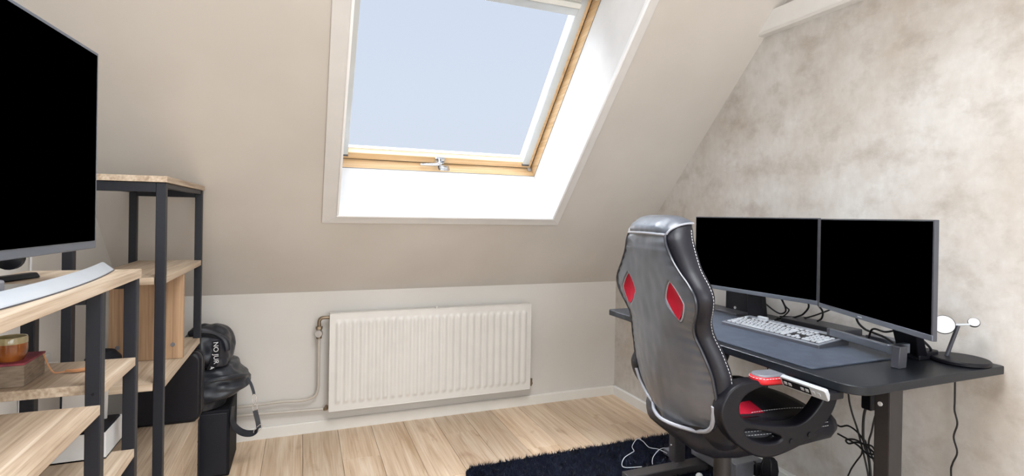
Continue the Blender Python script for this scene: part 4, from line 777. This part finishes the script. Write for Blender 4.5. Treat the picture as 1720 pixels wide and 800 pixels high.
def section(v_, hw, dl, T):
    pts = []
    hr = hw - 0.016
    for k in range(11):
        q = -1 + 2 * k / 10; pts.append((hr * q, dl * q * q))
    G = T + dl * 0.6
    pts += [(hr + 0.009, dl + 0.006), (hw, dl + 0.016), (hw + 0.003, dl * 0.6 + G * 0.5 + 0.004), (hw - 0.001, G - 0.002), (hw - 0.016, G + 0.010), (hw - 0.050, G + 0.004)]
    for k in range(1, 6):
        q = 1 - 2 * k / 6; pts.append(((hw - 0.06) * q, T - 0.012 + dl * 0.3))
    pts += [(-(hw - 0.050), G + 0.004), (-(hw - 0.016), G + 0.010), (-(hw - 0.001), G - 0.002), (-(hw + 0.003), dl * 0.6 + G * 0.5 + 0.004), (-hw, dl + 0.016), (-(hr + 0.009), dl + 0.006)]
    return [bp_(WC + a, v_, b) for a, b in pts]
rows = []
vv = sorted(set([s_[0] for s_ in SH] + [0.445 + 0.012 * k for k in range(60) if 0.445 + 0.012 * k < 1.139]))
def smooth_tab(tab, v):
    # gentle smoothing of the outline table
    return [sum(interp(tab, v + o)[j] for o in (-0.012, -0.006, 0, 0.006, 0.012)) / 5 for j in range(3)]
for v_ in vv:
    if 0.50 < v_ < 1.12: a = smooth_tab(SH, v_)
    else: a = interp(SH, v_)
    rows.append(section(v_, *a))
back = MB().loft(rows).build('backrest', MT['leather_side'], chair, local=True, smooth=50)
PH = [(0.497, 0.03), (0.499, 0.08), (0.507, 0.130), (0.522, 0.172), (0.545, 0.205), (0.575, 0.222), (0.61, 0.230), (0.66, 0.231), (0.70, 0.228), (0.74, 0.221), (0.775, 0.209), (0.805, 0.195), (0.825, 0.192), (0.85, 0.203), (0.875, 0.223), (0.90, 0.238), (0.925, 0.242), (0.945, 0.236), (0.965, 0.220), (1.0, 0.180), (1.03, 0.152), (1.06, 0.133), (1.09, 0.120), (1.107, 0.114)]
def panelhw(v): return smooth_tab([(a, b, 0, 0) for a, b in PH], v)[0] if 0.51 < v < 1.10 else interp(PH, v)[0]
def dl_of(v): return smooth_tab(SH, v)[1]
HC = [(0.141, 0.912), (-0.141, 0.912)]
def dia(w_, v_):
    # signed size of the slanted diamond opening, <1 is inside
    s = 1 if w_ > 0 else -1; x = abs(w_) - 0.141; y = v_ - 0.912; x += y * 0.22
    return (abs(x) / 0.046) ** 1.25 + (abs(y) / 0.057) ** 1.25
def pan(u, v):
    v_ = 0.497 + v * (1.107 - 0.497); q = 2 * u - 1; hw = panelhw(v_); w_ = q * hw
    d = dl_of(v_) * (w_ / max(hw, 0.1)) ** 2 - 0.007 - 0.010 * (1 - abs(q) ** 3) * min(1, (v_ - 0.49) / 0.16) * min(1, max(0.2, (1.11 - v_) / 0.05))
    edge = 1 - abs(q)
    # puckers along the seam and soft creases
    d += 0.0016 * math.sin(v_ * 230 + 3 * mnoise.noise(Vector((v_ * 14, q, 0)))) * math.exp(-edge * 7) * (1 - math.exp(-edge * 40)) * (1 if v_ > 0.66 else 0.4)
    d += 0.003 * mnoise.noise(Vector((w_ * 9, v_ * 7, 2))) + 0.0012 * mnoise.noise(Vector((w_ * 30, v_ * 22, 5)))
    D = dia(w_, v_); t = max(0, min(1, (1.08 - D) / 0.10)); d += 0.024 * t * t * (3 - 2 * t)
    return bp_(WC + w_, v_, d)
bpn = MB().grid(pan, 150, 190).build('back_panel', MT['leather'], chair, local=True, smooth=80, label='smooth grey black leather rear panel')
def onpan(w_, v_, e=0.0):
    hw = panelhw(v_); u = (w_ / hw + 1) / 2; p = pan(max(0, min(1, u)), (v_ - 0.497) / (1.107 - 0.497)); return p - NV * e
per = []
for v_ in np.linspace(0.499, 1.105, 60): per.append((panelhw(v_), v_))
seam = [onpan(-panelhw(v), v) for v in np.linspace(1.105, 0.499, 70)] + [bp_(WC + w_, 0.4965, dl_of(0.5) * (w_ / 0.12) ** 2 * 0.2 - 0.008) for w_ in (-0.02, 0.02)] + [onpan(panelhw(v), v) for v in np.linspace(0.499, 1.105, 70)]
MB().tube(seam, 0.0042, 8).build('piping', MT['piping'], chair, local=True)
MB().tube([onpan(panelhw(v) * s_ * 0.985, v, 0.009 + 0.006 * max(0, 1 - (v - 0.5) / 0.04)) for s_, v in [(1, x) for x in np.linspace(0.60, 0.507, 16)]] + [onpan(q, 0.507, 0.019 - abs(q) * 0.06) for q in np.linspace(0.08, -0.08, 8)] + [onpan(panelhw(v) * s_ * 0.985, v, 0.009 + 0.006 * max(0, 1 - (v - 0.5) / 0.04)) for s_, v in [(-1, x) for x in np.linspace(0.507, 0.62, 14)]], 0.0060, 8).build('lower_piping', MT['piping_l'], chair, local=True, label='silver piping along the foot of the rear panel')
MB().tube([onpan(panelhw(1.106) * q, 1.106) + UPV * (0.004 - 0.004 * q * q) - NV * 0.002 for q in np.linspace(-1, 1, 20)], 0.0042, 8).build('headrest_piping', MT['piping_l'], chair, local=True)
def cap(u, v):
    q = 2 * u - 1; ph = v * PI * 0.66; aq = abs(q)
    hw = 0.1165 + 0.016 * math.sin(min(ph, PI / 2)) - 0.010 * max(0, v - 0.7)
    vv_ = 1.107 + 0.051 * math.sin(ph) * (1 - 0.55 * aq ** 5) - 0.004 * (1 - v) * 0
    dd = -0.008 - 0.006 * math.sin(PI * min(1, v * 2.2)) * (1 - aq ** 3) + 0.058 * (1 - math.cos(ph)) + 0.012 * aq ** 4
    return bp_(WC + q * hw, vv_, dd + 0.0015 * mnoise.noise(Vector((q * 6, v * 4, 9))))
for u_ in (0.0, 1.0): MB().tube([cap(u_, t) for t in np.linspace(0, 1, 16)], 0.0032, 8).build('headrest_piping', MT['piping_l'], chair, local=True)
MB().grid(cap, 40, 30).build('headrest_cap', MT['leather'], chair, local=True, smooth=80)
for s in (1, -1):
    c_ = WC + s * 0.141
    # red mesh behind each opening
    poly = []
    for k in range(40):
        a = 2 * PI * k / 40; sq = 2 / 1.25; x_ = math.copysign(abs(math.cos(a)) ** sq, math.cos(a)) * 0.0445; y_ = math.copysign(abs(math.sin(a)) ** sq, math.sin(a)) * 0.0555
        poly.append((x_ - y_ * 0.22, y_))
    rim = [onpan(s * (0.141 + x_), 0.912 + y_, 0.0) for x_, y_ in poly]
    MB().tube([bp_(WC + s * (0.141 + x_ * 1.04), 0.912 + y_ * 1.04, (0.0 if s else 0) + dl_of(0.912 + y_) * 0.5 - 0.0105) for x_, y_ in poly], 0.0026, 8, closed=True).build('opening_piping', MT['piping_l'], chair, local=True)
    N_ = len(poly); inner = [bp_(WC + s * (0.141 + x_ * 0.97), 0.912 + y_ * 0.97, -0.0115) for x_, y_ in poly]; mid_ = [bp_(WC + s * (0.141 + x_ * 0.5), 0.912 + y_ * 0.5, -0.0075) for x_, y_ in poly]
    MB().add(inner + mid_ + [bp_(WC + s * 0.141, 0.912, -0.0065)], [(i, (i + 1) % N_, N_ + (i + 1) % N_, N_ + i) for i in range(N_)] + [(N_ + i, N_ + (i + 1) % N_, 2 * N_) for i in range(N_)]).build('red_insert', MT['red'], chair, local=True)
# stitch lines: short thread dashes following the side of the backrest
def dashes(pts, nm, par, r=0.0009, dash=0.006, gap=0.0035, local=True):
    P = [Vector(p) for p in pts]; mbq = MB(); acc = 0; on = True; cur = [P[0]]
    for a, b in zip(P, P[1:]):
        L = (b - a).length; pos = 0
        while pos < L:
            need = (dash if on else gap) - acc; st = min(need, L - pos); pos += st; acc += st; pt = a.lerp(b, pos / L)
            if on: cur.append(pt)
            if acc >= (dash if on else gap) - 1e-9:
                if on and len(cur) > 1: mbq.tube([cur[0], cur[-1]], r, 4)
                on = not on; acc = 0; cur = [pt]
    o = mbq.build(nm, MT['thread'], par, local=local); return o
def side(v, dd, off=0.0012):
    hw, dl, T = smooth_tab(SH, v) if 0.5 < v < 1.12 else interp(SH, v); return (hw, dl, T)
st1 = []
for v in np.linspace(1.11, 0.56, 90):
    hw, dl, T = side(v, 0); st1.append(bp_(WC - (hw + 0.0008) , v, T + dl * 0.6 - 0.006))
dashes(st1, 'stitching', chair)
# lower gusset stitching in two arcs
for o_ in (0.0, 0.014):
    dashes(spline([bp_(-0.222 + o_, 0.548 , 0.038), bp_(-0.215 + o_, 0.518, 0.042), bp_(-0.225 + o_ * 0.4, 0.494, 0.060), bp_(-0.243, 0.492 + o_ * 0.5, 0.09)], 10), 'stitching', chair)
# seat
ST = [(-0.205, 0.120, 0.462, 0.500), (-0.195, 0.165, 0.450, 0.535), (-0.16, 0.205, 0.445, 0.550), (-0.10, 0.228, 0.450, 0.556), (0.0, 0.238, 0.462, 0.556), (0.08, 0.242, 0.472, 0.556), (0.15, 0.240, 0.481, 0.556), (0.22, 0.228, 0.482, 0.553), (0.252, 0.208, 0.486, 0.546), (0.268, 0.175, 0.495, 0.535), (0.275, 0.120, 0.508, 0.527)]
def seatsec(x, hw, zb, zt):
    h = zt - zb; out = []
    for k in range(9):
        q = -1 + 2 * k / 8; out.append((q * (hw - 0.03), zb - 0.004 * (1 - q * q)))
    out += [(hw - 0.012, zb + 0.10 * h), (hw - 0.002, zb + 0.32 * h), (hw + 0.001, zb + 0.58 * h), (hw - 0.006, zb + 0.82 * h), (hw - 0.022, zb + 1.0 * h), (hw - 0.045, zb + 1.03 * h), (hw - 0.075, zb + 0.93 * h)]
    for k in range(1, 8):
        q = 1 - 2 * k / 8; out.append((q * (hw - 0.085), zb + 0.86 * h + 0.010 * (1 - q * q)))
    out += [(-(hw - 0.075), zb + 0.93 * h), (-(hw - 0.045), zb + 1.03 * h), (-(hw - 0.022), zb + 1.0 * h), (-(hw - 0.006), zb + 0.82 * h), (-(hw + 0.001), zb + 0.58 * h), (-(hw - 0.002), zb + 0.32 * h), (-(hw - 0.012), zb + 0.10 * h)]
    return [Vector((x, y, z)) for y, z in out]
xsn = sorted(set([s_[0] for s_ in ST] + list(np.linspace(-0.19, 0.26, 30))))
MB().loft([seatsec(x_, *interp(ST, x_)) for x_ in xsn]).build('seat', MT['leather_side'], chair, local=True, smooth=60)
for dz_ in (0.0, 0.010):
    dashes([Vector((x_, -(interp(ST, x_)[0] - 0.0035 + (0.002 if dz_ == 0 else 0)), interp(ST, x_)[1] + (interp(ST, x_)[2] - interp(ST, x_)[1]) * 0.72 + dz_)) for x_ in np.linspace(-0.14, 0.20, 24)], 'stitching', chair)
dashes([Vector((x_, -0.150 + 0.02 * math.sin((x_ + .1) * 8), interp(ST, x_)[1] + 0.91 * (interp(ST, x_)[2] - interp(ST, x_)[1]) + 0.0055)) for x_ in np.linspace(0.0, 0.2, 20)], 'stitching', chair)
# red patches on the seat bolsters (both sides)
for s in (1, -1):
    PQ = [(-0.13, 0.195), (0.046, 0.150), (0.066, 0.045), (-0.10, 0.075)]
    def patch(u, v, s=s):
        a_ = [PQ[0][k] + (PQ[1][k] - PQ[0][k]) * u for k in (0, 1)]; b_ = [PQ[3][k] + (PQ[2][k] - PQ[3][k]) * u for k in (0, 1)]
        x_ = a_[0] + (b_[0] - a_[0]) * v; y_ = a_[1] + (b_[1] - a_[1]) * v; hw, zb, zt = interp(ST, x_); h = zt - zb
        tab = [(0.0, 0.87 * h + 0.010), (hw - 0.085, 0.86 * h), (hw - 0.075, 0.93 * h), (hw - 0.045, 1.03 * h), (hw - 0.022, 1.0 * h), (hw, 0.6 * h)]
        return Vector((x_, s * y_, zb + interp(tab, y_)[0] + 0.0035))
    MB().grid(patch, 14, 14).build('red_patch', MT['red'], chair, local=True, smooth=80)
# lower back bolsters in red are hidden from here; mechanism, gas lift, base
MB().prism(rounded_rect(-0.10, 0.10, -0.07, 0.07, 0.01), 0.425, 0.462).build('tilt_mechanism', MT['steel'], chair, local=True, bevel=0.004)
MB().box(-0.12, 0.12, -0.16, -0.13, 0.440, 0.470).build('seat_bracket', MT['steel'], chair, local=True, bevel=0.003); MB().box(-0.12, 0.12, 0.13, 0.16, 0.440, 0.470).build('seat_bracket', MT['steel'], chair, local=True, bevel=0.003)
MB().box(-0.13, -0.10, -0.16, 0.16, 0.436, 0.452).build('seat_bracket', MT['steel'], chair, local=True, bevel=0.003)
MB().lathe([(0, 0.10), (0.036, 0.10), (0.033, 0.16), (0.0290, 0.19), (0.0280, 0.43), (0, 0.43)], (0, 0, 0), 32).build('gas_lift_cover', MT['leg'], chair, local=True)
MB().lathe([(0, 0.065), (0.038, 0.065), (0.046, 0.075), (0.046, 0.105), (0.036, 0.12), (0, 0.12)], (0, 0, 0), 32).build('base_hub', MT['black'], chair, local=True)
for k in range(5):
    a = math.radians(36 + 72 * k); d = Vector((math.cos(a), math.sin(a), 0)); n_ = Vector((-d.y, d.x, 0))
    rg = [[d * r_ + n_ * (s1 * w_) + Vector((0, 0, z_)) for s1, z_ in ((-1, zb_), (1, zb_), (0.7, zt_), (-0.7, zt_))] for r_, w_, zb_, zt_ in ((0.03, 0.024, 0.070, 0.112), (0.12, 0.021, 0.072, 0.104), (0.22, 0.018, 0.068, 0.092), (0.285, 0.015, 0.062, 0.082), (0.298, 0.010, 0.062, 0.078))]
    arm = MB().loft(rg).build('base_arm', MT['black'], chair, local=True, bevel=0.003)
    MB().tube([d * 0.282 + Vector((0, 0, 0.066)), d * 0.282 + Vector((0, 0, 0.046))], 0.006, 10).build('caster_stem', MT['chrome'], arm, local=True)
    for q in (-0.013, 0.013):
        MB().lathe([(0, -0.007), (0.024, -0.007), (0.027, -0.004), (0.027, 0.004), (0.024, 0.007), (0, 0.007)], d * 0.296 + n_ * q + Vector((0, 0, 0.0375)), 24, n_).build('caster_wheel', MT['black'], arm, local=True)
    MB().box(-0.012, 0.02, -0.0055, 0.0055, 0.034, 0.060, Matrix.Translation(d * 0.284) @ Matrix.Rotation(a, 4, 'Z')).build('caster_fork', MT['black'], arm, local=True, bevel=0.002)
# armrests: plate with openings, cap and pad
def curve_plate(loops, depth, bev, M, name, mat, par, res=6):
    c = bpy.data.curves.new('c', 'CURVE'); c.dimensions = '2D'; c.fill_mode = 'BOTH'; c.extrude = depth; c.bevel_depth = bev; c.bevel_resolution = 2; c.offset = -bev
    for L in loops:
        P = spline([(x_, z_, 0) for x_, z_ in L], res, closed=True); s_ = c.splines.new('POLY'); s_.points.add(len(P) - 1); s_.use_cyclic_u = True
        for i_, p in enumerate(P): s_.points[i_].co = (p.x, p.y, 0, 1)
    t = bpy.data.objects.new('c', c); COL.objects.link(t); bpy.context.view_layer.update(); me_ = bpy.data.meshes.new_from_object(t); bpy.data.objects.remove(t)
    me_.transform(M); me_.materials.clear(); me_.materials.append(mat); me_.name = name
    me_.polygons.foreach_set('use_smooth', [True] * len(me_.polygons)); me_.set_sharp_from_angle(angle=math.radians(40))
    o = bpy.data.objects.new(name, me_); COL.objects.link(o); o.parent = par; return o
fo = lambda L: [(a - 0.235, b) for a, b in L]
AW = 0.242
outer = fo([(0.022, 0.615), (0.030, 0.650), (0.055, 0.682), (0.095, 0.698), (0.150, 0.700), (0.250, 0.695), (0.350, 0.690), (0.405, 0.688), (0.428, 0.672), (0.420, 0.640), (0.398, 0.590), (0.350, 0.540), (0.305, 0.512), (0.250, 0.492), (0.190, 0.480), (0.140, 0.487), (0.080, 0.522), (0.040, 0.565)])
hole1 = fo([(0.082, 0.628), (0.095, 0.655), (0.125, 0.672), (0.170, 0.682), (0.250, 0.682), (0.320, 0.680), (0.362, 0.670), (0.368, 0.645), (0.345, 0.610), (0.310, 0.580), (0.270, 0.566), (0.200, 0.570), (0.130, 0.582), (0.092, 0.600)])
hole2 = fo([(0.102, 0.565), (0.130, 0.562), (0.175, 0.553), (0.210, 0.541), (0.222, 0.531), (0.205, 0.522), (0.168, 0.522), (0.130, 0.534), (0.106, 0.550)])
for s in (-1, 1):
    M_ = Matrix.Translation((0, s * AW + WC, 0)) @ Matrix(((1, 0, 0, 0), (0, 0, -1, 0), (0, 1, 0, 0), (0, 0, 0, 1)))
    ar = curve_plate([outer, hole1, hole2], 0.016, 0.006, M_, 'armrest_frame', MT['black'], chair)
    for bx_, bz_ in ((0.082, 0.534), (0.020, 0.520)): MB().tube([(bx_ - 0.0 if s else 0, s * (AW + 0.023) + WC, bz_), (bx_, s * (AW + 0.0245) + WC, bz_)], 0.008, 14).build('bolt_cover', MT['black'], ar, local=True)
    MB().tube([(-0.08, s * (AW - 0.020) + WC, 0.500), (-0.08, s * (AW - 0.045) + WC, 0.500)], 0.012, 10).build('fixing_spacer', MT['steel'], ar, local=True)
    MB().tube([(0.06, s * (AW - 0.020) + WC, 0.512), (0.06, s * (AW - 0.045) + WC, 0.512)], 0.012, 10).build('fixing_spacer', MT['steel'], ar, local=True)
    pb = MB().prism(rounded_rect(-0.100, 0.125, s * AW - 0.032 + WC, s * AW + 0.032 + WC, 0.031, 10), 0.6870, 0.7110).build('arm_pad', MT['red_l'], ar, local=True, bevel=0.010, seg=5)
    MB().prism(rounded_rect(-0.094, 0.119, s * AW - 0.028 + WC, s * AW + 0.028 + WC, 0.027, 10), 0.705, 0.7155).build('pad_cap', MT['leather_hi'], ar, local=True, bevel=0.005, seg=4)
    dashes([(x_, y_ + WC, 0.7060) for x_, y_ in rounded_rect(-0.1000, 0.1250, s * AW - 0.0318, s * AW + 0.0318, 0.032, 10)], 'pad_stitching', ar)
